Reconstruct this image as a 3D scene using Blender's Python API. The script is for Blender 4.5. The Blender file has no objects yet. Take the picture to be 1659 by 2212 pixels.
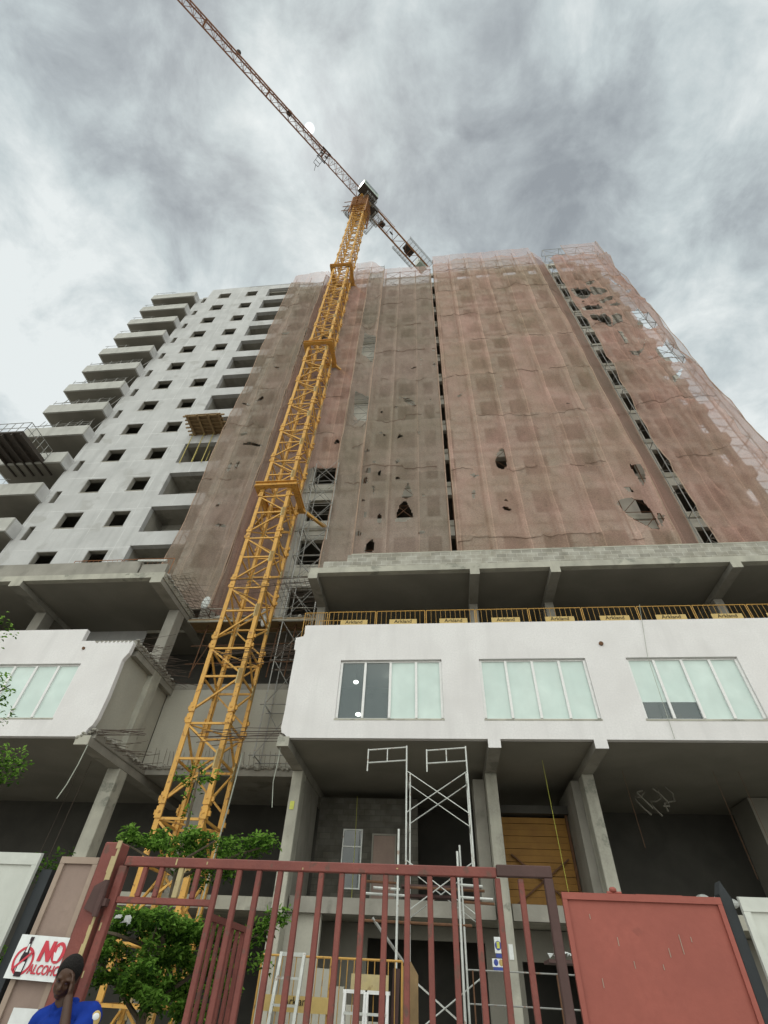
import bpy, math, random
from mathutils import Vector, Matrix, noise
random.seed(7)
R = math.radians
S = bpy.context.scene
COL = S.collection

# ------------------------------------------------------------------ camera
cam_d = bpy.data.cameras.new("camera")
cam = bpy.data.objects.new("camera", cam_d)
COL.objects.link(cam)
cam_d.sensor_fit = 'HORIZONTAL'
cam_d.sensor_width = 36.0
cam_d.lens = 36.0 * 1052 / 1659
cam_d.clip_start = 0.05
cam_d.clip_end = 3000

def _basis():
    f = 1052.0; CX, CY = 829.5, 1106.0
    up = Vector((890 - CX, -(54 - CY), -f)).normalized()
    x = -Vector((-10200 - CX, -(1540 - CY), -f))
    x = (x - up * x.dot(up)).normalized()
    y = up.cross(x)
    return Matrix((x, y, up))
CAM_R = _basis()
CAM_P = Vector((0, 0, 1.6))
cam.matrix_world = Matrix.Translation(CAM_P) @ CAM_R.to_4x4()
S.camera = cam

# ------------------------------------------------------------------ light
SUN_EL, SUN_AZ = R(78.6), R(-59.1)      # azimuth from +Y towards +X
sd = Vector((math.sin(SUN_AZ) * math.cos(SUN_EL), math.cos(SUN_AZ) * math.cos(SUN_EL), math.sin(SUN_EL)))
sl = bpy.data.lights.new("sun", 'SUN')
sl.energy = 0.9
sl.angle = R(14)
sl.color = (1.0, 0.96, 0.9)
sun = bpy.data.objects.new("sun", sl)
sun.rotation_euler = sd.to_track_quat('Z', 'Y').to_euler()
sun.location = (0, 0, 120)
COL.objects.link(sun)

W = bpy.data.worlds.new("World")
S.world = W
W.use_nodes = True
MASSES = [((.13, .10, .985), 15, -.13), ((.174, .224, .96), 11, -.07), ((.06, .03, 1), 7, -.04), ((-.33, .206, .92), 9, -.09), ((.42, .12, .9), 14, -.04),
          ((-.58, .30, .76), 24, .06), ((-.22, .26, .945), 6, .09), ((-.10, .33, .94), 7, .05), ((.516, .44, .73), 20, .10), ((-.5, .0, .87), 18, .03), ((.222, .03, .975), 4, .09), ((.33, .22, .92), 6, .05)]
def build_world():
    nt = W.node_tree; N = nt.nodes; Lk = nt.links
    for n in list(N): N.remove(n)
    out = N.new('ShaderNodeOutputWorld'); bg = N.new('ShaderNodeBackground')
    bg.inputs['Strength'].default_value = 0.1
    Lk.new(bg.outputs[0], out.inputs[0])
    sky = N.new('ShaderNodeTexSky'); sky.sky_type = 'NISHITA'; sky.sun_disc = False
    sky.sun_elevation = SUN_EL; sky.sun_rotation = SUN_AZ
    tc = N.new('ShaderNodeTexCoord')
    sep = N.new('ShaderNodeSeparateXYZ'); Lk.new(tc.outputs['Generated'], sep.inputs[0])
    def M(op, a, b=None, c=None, clamp=False):
        n = N.new('ShaderNodeMath'); n.operation = op; n.use_clamp = clamp
        for i, v in enumerate((a, b, c)):
            if v is None: continue
            if isinstance(v, (int, float)): n.inputs[i].default_value = v
            else: Lk.new(v, n.inputs[i])
        return n.outputs[0]
    z = M('ADD', M('MAXIMUM', sep.outputs[2], 0.0), 0.35)
    u = M('DIVIDE', sep.outputs[0], z); v = M('DIVIDE', sep.outputs[1], z)
    cmb = N.new('ShaderNodeCombineXYZ'); Lk.new(u, cmb.inputs[0]); Lk.new(v, cmb.inputs[1])
    def noise_n(scale, detail, rough, dist, off):
        mp = N.new('ShaderNodeMapping'); mp.inputs['Location'].default_value = off
        Lk.new(cmb.outputs[0], mp.inputs[0])
        n = N.new('ShaderNodeTexNoise'); n.inputs['Scale'].default_value = scale
        n.inputs['Detail'].default_value = detail; n.inputs['Roughness'].default_value = rough
        n.inputs['Distortion'].default_value = dist
        Lk.new(mp.outputs[0], n.inputs['Vector']); return n.outputs['Fac']
    big = noise_n(2.6, 4, .5, .25, (5.1, 2.2, 0))
    mid = noise_n(7.0, 8, .62, .35, (7.7, 4.0, 2.0))
    fine = noise_n(19.0, 6, .62, .2, (1.7, 9.0, 5.0))
    mix = M('ADD', M('ADD', M('MULTIPLY', big, .72), M('MULTIPLY', mid, .74)), M('MULTIPLY', M('SUBTRACT', fine, 1.16), .22))
    # sky is lighter away to the west (left) and low down
    def mass(d, half, amt):
        nonlocal mix
        dn = N.new('ShaderNodeVectorMath'); dn.operation = 'DOT_PRODUCT'
        Lk.new(tc.outputs['Generated'], dn.inputs[0]); dn.inputs[1].default_value = Vector(d).normalized()
        mr = N.new('ShaderNodeMapRange'); mr.interpolation_type = 'SMOOTHSTEP'; Lk.new(dn.outputs['Value'], mr.inputs[0])
        mr.inputs[1].default_value = math.cos(R(half)); mr.inputs[2].default_value = 1; mr.inputs[3].default_value = 0; mr.inputs[4].default_value = amt
        mix = M('ADD', mix, mr.outputs[0])
    for d, hf, am in MASSES: mass(d, hf, am)
    ramp = N.new('ShaderNodeValToRGB'); Lk.new(mix, ramp.inputs[0])
    e = ramp.color_ramp.elements
    e[0].position = .34; e[0].color = (2.5, 2.75, 2.92, 1)
    e[1].position = .76; e[1].color = (6.9, 7.3, 7.2, 1)
    m = e.new(.47); m.color = (3.55, 3.92, 4.05, 1)
    m = e.new(.585); m.color = (4.75, 5.3, 5.35, 1)
    # added boost: unseen sky behind the viewer brightened to light the facade
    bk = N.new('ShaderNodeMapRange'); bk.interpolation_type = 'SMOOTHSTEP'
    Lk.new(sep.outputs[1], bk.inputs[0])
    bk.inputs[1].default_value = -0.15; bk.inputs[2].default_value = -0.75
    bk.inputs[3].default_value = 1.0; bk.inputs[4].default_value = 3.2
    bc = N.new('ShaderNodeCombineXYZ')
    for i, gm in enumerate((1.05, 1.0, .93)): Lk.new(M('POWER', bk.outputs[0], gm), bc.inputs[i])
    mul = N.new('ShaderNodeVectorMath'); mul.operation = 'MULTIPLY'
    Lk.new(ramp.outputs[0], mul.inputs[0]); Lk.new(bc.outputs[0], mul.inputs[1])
    # the sun's disc glowing through thin cloud
    dot = N.new('ShaderNodeVectorMath'); dot.operation = 'DOT_PRODUCT'
    Lk.new(tc.outputs['Generated'], dot.inputs[0]); dot.inputs[1].default_value = sd
    g = N.new('ShaderNodeMapRange'); g.interpolation_type = 'SMOOTHSTEP'
    Lk.new(dot.outputs['Value'], g.inputs[0])
    g.inputs[1].default_value = math.cos(R(.52)); g.inputs[2].default_value = math.cos(R(.34))
    g.inputs[3].default_value = 0; g.inputs[4].default_value = 1
    h = N.new('ShaderNodeMapRange'); Lk.new(dot.outputs['Value'], h.inputs[0]); h.interpolation_type = 'SMOOTHSTEP'
    h.inputs[1].default_value = math.cos(R(7)); h.inputs[2].default_value = 1
    h.inputs[3].default_value = 0; h.inputs[4].default_value = .8
    gl = M('ADD', M('MULTIPLY', g.outputs[0], 5.0), h.outputs[0])
    mx = N.new('ShaderNodeMix'); mx.data_type = 'RGBA'; mx.inputs[0].default_value = .93
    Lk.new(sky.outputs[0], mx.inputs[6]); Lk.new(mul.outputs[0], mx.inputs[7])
    ad = N.new('ShaderNodeMix'); ad.data_type = 'RGBA'; ad.blend_type = 'ADD'; ad.inputs[0].default_value = 1
    cg = N.new('ShaderNodeCombineXYZ')
    for i in range(3): Lk.new(gl, cg.inputs[i])
    Lk.new(mx.outputs[2], ad.inputs[6]); Lk.new(cg.outputs[0], ad.inputs[7])
    Lk.new(ad.outputs[2], bg.inputs['Color'])
build_world()
S.view_settings.view_transform = 'Standard'
S.view_settings.look = 'None'
S.view_settings.exposure = 0.28
S.view_settings.gamma = 1.0
S.cycles.max_bounces = 8
S.cycles.diffuse_bounces = 5
S.cycles.transparent_max_bounces = 16
S.cycles.use_adaptive_sampling = True

# ------------------------------------------------------------------ materials
def mat(name, c, c2=None, rough=.85, scale=1.2, streak=0.0, bump=.15, spots=None, metal=0.0, fine=18.0, lo=.35, hi=.65, spec=.3, joints=0.0):
    m = bpy.data.materials.new(name); m.use_nodes = True
    nt = m.node_tree; N = nt.nodes; Lk = nt.links
    b = N['Principled BSDF']
    b.inputs['Roughness'].default_value = rough; b.inputs['Metallic'].default_value = metal
    b.inputs['Specular IOR Level'].default_value = spec
    if c2 is None: c2 = tuple(v * .75 for v in c)
    geo = N.new('ShaderNodeNewGeometry')
    def nz(sc, vec=(1, 1, 1), det=5, dist=.3):
        mp = N.new('ShaderNodeMapping'); mp.inputs['Scale'].default_value = vec
        Lk.new(geo.outputs['Position'], mp.inputs[0])
        n = N.new('ShaderNodeTexNoise'); n.inputs['Scale'].default_value = sc; n.inputs['Detail'].default_value = det
        n.inputs['Distortion'].default_value = dist
        Lk.new(mp.outputs[0], n.inputs[0]); return n.outputs['Fac']
    def ramp(src, a, bb):
        r = N.new('ShaderNodeMapRange'); Lk.new(src, r.inputs[0])
        r.inputs[1].default_value = a; r.inputs[2].default_value = bb; return r.outputs[0]
    def mixc(f, A, B):
        x = N.new('ShaderNodeMix'); x.data_type = 'RGBA'
        if isinstance(f, float): x.inputs[0].default_value = f
        else: Lk.new(f, x.inputs[0])
        for i, v in ((6, A), (7, B)):
            if isinstance(v, tuple): x.inputs[i].default_value = (*v[:3], 1)
            else: Lk.new(v, x.inputs[i])
        return x.outputs[2]
    col = mixc(ramp(nz(scale), lo, hi), c, c2)
    if streak:
        st = ramp(nz(2.2, (1, 1, .12), 4, .1), .50, .72)
        mu = N.new('ShaderNodeMath'); mu.operation = 'MULTIPLY'; mu.inputs[1].default_value = streak; Lk.new(st, mu.inputs[0])
        col = mixc(mu.outputs[0], col, tuple(v * .45 for v in c2))
    if spots:
        sc, th, cc = spots
        col = mixc(ramp(nz(sc, det=7), th, th + .05), col, cc)
    if joints:
        sp = N.new('ShaderNodeSeparateXYZ'); Lk.new(geo.outputs['Position'], sp.inputs[0])
        def MM(op, a, bb):
            n = N.new('ShaderNodeMath'); n.operation = op
            for i, v in enumerate((a, bb)):
                if isinstance(v, (int, float)): n.inputs[i].default_value = v
                else: Lk.new(v, n.inputs[i])
            return n.outputs[0]
        jz = MM('LESS_THAN', MM('FRACT', MM('DIVIDE', sp.outputs[2], 1.66), 0), .035)
        jx = MM('LESS_THAN', MM('FRACT', MM('DIVIDE', MM('ADD', sp.outputs[0], 40), 2.35), 0), .022)
        jj = MM('MULTIPLY', MM('MULTIPLY', MM('MAXIMUM', jz, jx), joints), ramp(nz(.7), .38, .6))
        col = mixc(jj, col, tuple(min(.85, v * 1.25) for v in c))
    fn = nz(fine, det=4, dist=0)
    col = mixc(ramp(fn, .3, .9), col, tuple(v * .82 for v in c))
    Lk.new(col, b.inputs['Base Color'])
    if bump:
        bp = N.new('ShaderNodeBump'); bp.inputs['Strength'].default_value = bump; bp.inputs['Distance'].default_value = .02
        Lk.new(fn, bp.inputs['Height']); Lk.new(bp.outputs[0], b.inputs['Normal'])
    return m

def pos_nodes(m):
    nt = m.node_tree; N = nt.nodes
    geo = N.new('ShaderNodeNewGeometry'); sp = N.new('ShaderNodeSeparateXYZ')
    nt.links.new(geo.outputs['Position'], sp.inputs[0])
    return nt, N, nt.links, geo, sp

def block_mat(name, c, mortar):
    m = bpy.data.materials.new(name); m.use_nodes = True
    nt, N, Lk, geo, sp = pos_nodes(m)
    b = N['Principled BSDF']; b.inputs['Roughness'].default_value = .95
    cm = N.new('ShaderNodeCombineXYZ')
    a = N.new('ShaderNodeMath'); a.operation = 'ADD'; Lk.new(sp.outputs[0], a.inputs[0]); Lk.new(sp.outputs[1], a.inputs[1])
    Lk.new(a.outputs[0], cm.inputs[0]); Lk.new(sp.outputs[2], cm.inputs[1])
    br = N.new('ShaderNodeTexBrick'); Lk.new(cm.outputs[0], br.inputs['Vector'])
    br.inputs['Scale'].default_value = 1; br.inputs['Brick Width'].default_value = .42; br.inputs['Row Height'].default_value = .2
    br.inputs['Mortar Size'].default_value = .012; br.inputs['Mortar Smooth'].default_value = .3
    br.inputs['Color1'].default_value = (*c, 1); br.inputs['Color2'].default_value = (*[v * .72 for v in c], 1)
    br.inputs['Mortar'].default_value = (*mortar, 1)
    n = N.new('ShaderNodeTexNoise'); n.inputs['Scale'].default_value = 2.3; n.inputs['Detail'].default_value = 6
    Lk.new(geo.outputs['Position'], n.inputs[0])
    x = N.new('ShaderNodeMix'); x.data_type = 'RGBA'; x.blend_type = 'MULTIPLY'; x.inputs[0].default_value = .8
    r = N.new('ShaderNodeValToRGB'); Lk.new(n.outputs['Fac'], r.inputs[0])
    r.color_ramp.elements[0].position = .35; r.color_ramp.elements[0].color = (.62, .6, .55, 1)
    r.color_ramp.elements[1].position = .62
    Lk.new(br.outputs['Color'], x.inputs[6]); Lk.new(r.outputs[0], x.inputs[7])
    Lk.new(x.outputs[2], b.inputs['Base Color'])
    bp = N.new('ShaderNodeBump'); bp.inputs['Strength'].default_value = .5; bp.inputs['Distance'].default_value = .02
    Lk.new(br.outputs['Fac'], bp.inputs['Height']); bp.invert = True; Lk.new(bp.outputs[0], b.inputs['Normal'])
    return m

def net_mat(name, c1, c2, a_lo, a_hi, seed=0.0, pink=None, z_pink=None):
    """woven debris netting: sheets of slightly different tone, seams every 1.78 m, thin enough to see through"""
    m = bpy.data.materials.new(name); m.use_nodes = True
    nt, N, Lk, geo, sp = pos_nodes(m)
    for n in list(N):
        if n.type == 'BSDF_PRINCIPLED': N.remove(n)
    out = [n for n in N if n.type == 'OUTPUT_MATERIAL'][0]
    def M(op, a, b=None, clamp=False):
        n = N.new('ShaderNodeMath'); n.operation = op; n.use_clamp = clamp
        for i, v in enumerate((a, b)):
            if v is None: continue
            if isinstance(v, (int, float)): n.inputs[i].default_value = v
            else: Lk.new(v, n.inputs[i])
        return n.outputs[0]
    sx = M('DIVIDE', M('ADD', sp.outputs[0], 30 + seed), 1.78); sz = M('DIVIDE', M('ADD', sp.outputs[2], 3.0), 5.45)
    fx = M('FLOOR', sx); fz = M('FLOOR', sz)
    cc = N.new('ShaderNodeCombineXYZ'); Lk.new(fx, cc.inputs[0]); Lk.new(fz, cc.inputs[1])
    wn = N.new('ShaderNodeTexWhiteNoise'); wn.noise_dimensions = '2D'; Lk.new(cc.outputs[0], wn.inputs[0])
    frx = M('FRACT', sx)
    seam = M('LESS_THAN', M('ABSOLUTE', M('SUBTRACT', frx, .5)), 1.0)
    seam = M('GREATER_THAN', M('ABSOLUTE', M('SUBTRACT', frx, .5)), .482)
    def nz(sc, det, vec=(1, 1, 1)):
        mp = N.new('ShaderNodeMapping'); mp.inputs['Scale'].default_value = vec; Lk.new(geo.outputs['Position'], mp.inputs[0])
        n = N.new('ShaderNodeTexNoise'); n.inputs['Scale'].default_value = sc; n.inputs['Detail'].default_value = det
        Lk.new(mp.outputs[0], n.inputs[0]); return n.outputs['Fac']
    big = nz(.16, 5); med = nz(.9, 6, (1, 1, .5)); fine = nz(14, 3, (1, 1, 1.6)); weave = nz(60, 2, (1, 1, .3))
    f = M('ADD', M('ADD', M('MULTIPLY', big, 1.3), M('MULTIPLY', med, .5)), M('MULTIPLY', wn.outputs[0], .13))
    mr = N.new('ShaderNodeMapRange'); Lk.new(f, mr.inputs[0]); mr.inputs[1].default_value = .72; mr.inputs[2].default_value = 1.2
    x = N.new('ShaderNodeMix'); x.data_type = 'RGBA'; Lk.new(mr.outputs[0], x.inputs[0])
    x.inputs[6].default_value = (*c1, 1); x.inputs[7].default_value = (*c2, 1)
    x2 = N.new('ShaderNodeMix'); x2.data_type = 'RGBA'; x2.blend_type = 'MULTIPLY'; x2.inputs[0].default_value = .55
    rr = N.new('ShaderNodeMapRange'); Lk.new(M('ADD', M('MULTIPLY', fine, .6), M('MULTIPLY', weave, .4)), rr.inputs[0])
    rr.inputs[1].default_value = .3; rr.inputs[2].default_value = .7; rr.inputs[3].default_value = .55; rr.inputs[4].default_value = 1.25
    Lk.new(x.outputs[2], x2.inputs[6])
    sb = N.new('ShaderNodeMapRange'); sb.interpolation_type = 'SMOOTHSTEP'; Lk.new(M('ABSOLUTE', M('SUBTRACT', frx, .42)), sb.inputs[0])
    sb.inputs[1].default_value = .40; sb.inputs[2].default_value = .50; sb.inputs[3].default_value = 1.0; sb.inputs[4].default_value = 1.3
    rv = M('MULTIPLY', rr.outputs[0], sb.outputs[0])
    cg = N.new('ShaderNodeCombineXYZ')
    for i in range(3): Lk.new(rv, cg.inputs[i])
    Lk.new(cg.outputs[0], x2.inputs[7])
    d = N.new('ShaderNodeBsdfDiffuse'); t = N.new('ShaderNodeBsdfTranslucent'); tr = N.new('ShaderNodeBsdfTransparent')
    Lk.new(x2.outputs[2], d.inputs[0]); Lk.new(x2.outputs[2], t.inputs[0])
    ms = N.new('ShaderNodeMixShader'); ms.inputs[0].default_value = .3
    Lk.new(d.outputs[0], ms.inputs[1]); Lk.new(t.outputs[0], ms.inputs[2])
    al = N.new('ShaderNodeMapRange'); Lk.new(M('ADD', M('ADD', M('MULTIPLY', med, .6), M('MULTIPLY', wn.outputs[0], .25)), M('MULTIPLY', fine, .3)), al.inputs[0])
    al.inputs[1].default_value = .35; al.inputs[2].default_value = .85; al.inputs[3].default_value = a_lo; al.inputs[4].default_value = a_hi
    al2 = M('ADD', al.outputs[0], M('MULTIPLY', seam, .16), clamp=True)
    fin = N.new('ShaderNodeMixShader'); Lk.new(al2, fin.inputs[0]); Lk.new(tr.outputs[0], fin.inputs[1]); Lk.new(ms.outputs[0], fin.inputs[2])
    Lk.new(fin.outputs[0], out.inputs[0])
    return m

def emit_mat(name, c, s):
    m = bpy.data.materials.new(name); m.use_nodes = True
    b = m.node_tree.nodes['Principled BSDF']; b.inputs['Base Color'].default_value = (*c, 1)
    b.inputs['Emission Color'].default_value = (*c, 1); b.inputs['Emission Strength'].default_value = s
    return m

def glass_mat(name, tint, trans):
    m = bpy.data.materials.new(name); m.use_nodes = True
    nt = m.node_tree; N = nt.nodes; Lk = nt.links
    b = N['Principled BSDF']; out = N['Material Output']
    b.inputs['Base Color'].default_value = (*tint, 1); b.inputs['Roughness'].default_value = .06; b.inputs['Specular IOR Level'].default_value = .8
    geo = N.new('ShaderNodeNewGeometry'); n = N.new('ShaderNodeTexNoise'); n.inputs['Scale'].default_value = .8
    Lk.new(geo.outputs['Position'], n.inputs[0])
    bp = N.new('ShaderNodeBump'); bp.inputs['Strength'].default_value = .05; Lk.new(n.outputs['Fac'], bp.inputs['Height']); Lk.new(bp.outputs[0], b.inputs['Normal'])
    tr = N.new('ShaderNodeBsdfTransparent'); tr.inputs[0].default_value = (.85, .92, .9, 1)
    ms = N.new('ShaderNodeMixShader'); ms.inputs[0].default_value = 1 - trans
    Lk.new(tr.outputs[0], ms.inputs[1]); Lk.new(b.outputs[0], ms.inputs[2]); Lk.new(ms.outputs[0], out.inputs[0])
    return m

def leaf_mat(name, c1, c2):
    m = bpy.data.materials.new(name); m.use_nodes = True
    nt, N, Lk, geo, sp = pos_nodes(m)
    out = N['Material Output']; N.remove(N['Principled BSDF'])
    wn = N.new('ShaderNodeTexNoise'); wn.inputs['Scale'].default_value = 9; Lk.new(geo.outputs['Position'], wn.inputs[0])
    r = N.new('ShaderNodeMapRange'); Lk.new(wn.outputs['Fac'], r.inputs[0]); r.inputs[1].default_value = .35; r.inputs[2].default_value = .65
    x = N.new('ShaderNodeMix'); x.data_type = 'RGBA'; Lk.new(r.outputs[0], x.inputs[0]); x.inputs[6].default_value = (*c1, 1); x.inputs[7].default_value = (*c2, 1)
    d = N.new('ShaderNodeBsdfDiffuse'); t = N.new('ShaderNodeBsdfTranslucent'); Lk.new(x.outputs[2], d.inputs[0]); Lk.new(x.outputs[2], t.inputs[0])
    ms = N.new('ShaderNodeMixShader'); ms.inputs[0].default_value = .45
    Lk.new(d.outputs[0], ms.inputs[1]); Lk.new(t.outputs[0], ms.inputs[2]); Lk.new(ms.outputs[0], out.inputs[0])
    return m

MT = dict(
    conc=mat('concrete', (.33, .31, .27), (.24, .225, .195), streak=.35, bump=.2, spots=(.7, .62, (.16, .15, .13))),
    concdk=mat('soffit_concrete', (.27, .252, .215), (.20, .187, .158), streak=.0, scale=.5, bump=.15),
    conclt=mat('pale_concrete', (.47, .45, .38), (.33, .315, .27), streak=.5, scale=1.6, spots=(1.4, .6, (.2, .2, .17))),
    towgrey=mat('tower_concrete', (.55, .53, .47), (.44, .42, .37), streak=.3),
    plain=mat('plain_concrete', (.44, .42, .36), (.37, .35, .30), scale=.6, streak=.12, bump=.15),
    dark=mat('dark_interior', (.08, .075, .065), (.055, .051, .045), bump=0),  # near-black walls: shade of the deep rooms put into the colour
    white=mat('white_paint', (.76, .735, .73), (.66, .63, .625), scale=.9, streak=.20, bump=.12, lo=.3, hi=.75),
    render=mat('white_render', (.54, .535, .53), (.44, .435, .43), scale=.8, streak=.30, bump=.2, spots=(.55, .60, (.38, .37, .355)), joints=.8),
    spall=mat('broken_render', (.42, .40, .35), (.25, .235, .2), scale=6, bump=.8, fine=9),
    orange=mat('crane_paint', (.68, .37, .085), (.54, .30, .08), scale=3.5, streak=.25, rough=.55, bump=.1, spots=(7.0, .60, (.24, .11, .05))),
    jibor=mat('backlit_orange_paint', (.33, .155, .06), (.25, .11, .045), scale=3, rough=.6, bump=.05),  # crane orange darkened: backlit shade put into the colour
    balc=mat('balcony_concrete', (.50, .49, .455), (.40, .39, .36), scale=1.2, streak=.3),
    orangelt=mat('faded_crane_paint', (.50, .40, .20), (.42, .34, .2), scale=7, rough=.7, bump=.1, spots=(9, .6, (.25, .15, .07))),
    jib=mat('jib_paint', (.33, .16, .10), (.26, .13, .085), scale=2, rough=.6, bump=.05),  # brown tone holds the backlit shade of the upper crane
    steel=mat('grey_steel', (.34, .34, .32), (.24, .235, .22), scale=5, rough=.5, metal=.3, bump=.05, spots=(8, .6, (.25, .13, .07))),
    galv=mat('galvanised_tube', (.62, .63, .60), (.48, .48, .45), scale=5, rough=.4, metal=.3, bump=.03, spots=(7, .62, (.28, .16, .1))),
    rust=mat('rusty_steel', (.17, .085, .045), (.10, .055, .035), scale=6, rough=.9),
    rebar=mat('rebar_steel', (.10, .075, .06), (.07, .05, .04), scale=6, rough=.9),
    red=mat('red_gate_paint', (.235, .07, .055), (.17, .05, .042), scale=4.5, streak=.2, rough=.6, bump=.2, fine=40, spots=(11.0, .60, (.12, .065, .05)), spec=.35),
    redpanel=mat('red_panel_paint', (.35, .10, .076), (.30, .086, .066), scale=2.6, streak=.16, rough=.6, bump=.12, spots=(5.5, .66, (.27, .08, .062))),
    primer=mat('dark_primer', (.10, .055, .05), (.075, .045, .04), scale=4, rough=.7),
    pink=mat('pink_plaster', (.33, .245, .205), (.28, .205, .175), scale=2, streak=.25, bump=.2),
    pink2=mat('plaster_trim', (.40, .31, .25), (.33, .25, .2), scale=3, streak=.2),
    panelw=mat('white_hoarding', (.62, .63, .58), (.52, .53, .49), scale=2.2, streak=.25, bump=.1, rough=.6),
    navy=mat('dark_post_paint', (.035, .04, .045), (.025, .028, .03), scale=3, rough=.6),
    alu=mat('white_aluminium', (.80, .79, .78), (.75, .74, .73), scale=4, rough=.4, bump=0),
    blind=mat('pale_blind', (.63, .73, .69), (.55, .655, .62), scale=1.1, rough=.25, bump=0, streak=.10, fine=2.0),
    yellow=mat('yellow_rail_paint', (.56, .32, .08), (.45, .25, .07), scale=6, rough=.5, bump=.03, spots=(8, .62, (.2, .1, .05))),
    board=mat('yellow_board', (.56, .40, .15), (.48, .34, .13), scale=4, rough=.6, bump=0),
    brownrail=mat('brown_rail_paint', (.33, .13, .05), (.26, .1, .04), scale=6, rough=.6, bump=.03),
    ink=mat('black_lettering', (.03, .025, .02), rough=.7, bump=0),
    timber=mat('formwork_timber', (.30, .20, .10), (.22, .15, .08), scale=5, rough=.85, bump=.2),
    prop=mat('yellow_prop', (.5, .42, .14), (.42, .34, .12), scale=6, rough=.6, bump=0),
    ply=mat('amber_panel', (.33, .165, .03), (.24, .115, .02), scale=2, rough=.6, bump=.05),
    blockw=block_mat('block_parapet', (.42, .40, .35), (.52, .50, .44)),
    blockd=block_mat('block_interior', (.15, .14, .12), (.10, .095, .08)),
    ground=mat('ground_concrete', (.36, .34, .30), (.28, .265, .23), scale=.5, bump=.3, spots=(.4, .6, (.22, .2, .17))),
    road=mat('asphalt', (.11, .108, .105), (.085, .083, .08), scale=.6, bump=.4, fine=60),
    net_b=net_mat('brown_netting', (.32, .26, .20), (.41, .31, .26), .58, .82, .9),
    net_c=net_mat('pink_netting', (.45, .335, .25), (.57, .37, .31), .52, .78, .55),
    net_d=net_mat('rose_netting', (.43, .295, .225), (.54, .33, .275), .54, .80, 1.35),
    net_r=net_mat('shade_toned_netting', (.28, .19, .15), (.36, .215, .175), .6, .85, .2),  # darker netting: shade of the set-back strips put into its colour
    net_top=net_mat('sheer_netting', (.52, .37, .32), (.62, .42, .37), .30, .55, .55),
    grille=net_mat('sheer_mesh', (.2, .2, .2), (.25, .24, .23), .08, .16, .1),
    crease=mat('gathered_netting', (.22, .145, .11), (.32, .21, .16), scale=5, bump=.4),
    hem=mat('stretched_netting', (.46, .33, .25), (.36, .25, .19), scale=5, bump=.3),
    cabin=mat('cabin_paint', (.42, .48, .42), (.34, .39, .34), scale=3, rough=.5, bump=0),
    cabdk=mat('machinery_paint', (.07, .055, .045), (.045, .04, .035), scale=4, rough=.7),
    glassdk=glass_mat('dark_glass', (.05, .06, .06), .1),
    glass=glass_mat('clear_glass', (.16, .19, .20), .55),
    bark=mat('bark', (.13, .10, .07), (.09, .07, .05), scale=8, bump=.6),
    leaf=leaf_mat('leaves', (.06, .14, .02), (.13, .25, .04)),
    leafl=leaf_mat('light_leaves', (.16, .32, .05), (.26, .44, .09)),
    leafd=leaf_mat('dark_leaves', (.025, .06, .015), (.06, .12, .025)),
    skin=mat('skin', (.075, .035, .02), (.055, .025, .016), scale=9, rough=.5, bump=.02, spec=.4),
    hair=mat('hair', (.012, .01, .009), rough=.9, bump=.6, fine=120),
    shirt=mat('blue_shirt', (.012, .04, .27), (.007, .024, .18), scale=6, rough=.9, bump=.08, fine=40, spec=.1),
    trousers=mat('navy_trousers', (.02, .022, .04), scale=6, rough=.9, bump=.1),
    paper=mat('white_sheet', (.78, .79, .78), (.72, .73, .73), scale=3, rough=.6, bump=0),
    signw=mat('sign_white', (.82, .84, .84), (.78, .80, .80), scale=3, rough=.4, bump=0),
    signred=mat('sign_red', (.62, .05, .075), (.56, .045, .07), scale=5, rough=.4, bump=0),
    signblk=mat('sign_black', (.03, .012, .02), (.02, .01, .015), scale=5, rough=.4, bump=0),
    signblue=mat('sign_blue', (.05, .08, .35), (.045, .07, .3), scale=5, rough=.4, bump=0),
    signyel=mat('sign_yellow', (.6, .62, .12), (.55, .56, .1), scale=5, rough=.4, bump=0),
    lamp=emit_mat('lit_lamp', (1, .97, .9), 9.0),
    strap=mat('yellow_strap', (.5, .5, .08), (.4, .4, .07), scale=6, rough=.7, bump=0),
    cord=mat('pale_cord', (.4, .42, .36), (.34, .35, .3), scale=6, rough=.7, bump=0),
    rag=mat('white_bag', (.6, .62, .6), (.45, .46, .45), scale=6, rough=.6, bump=.3),
)

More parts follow.
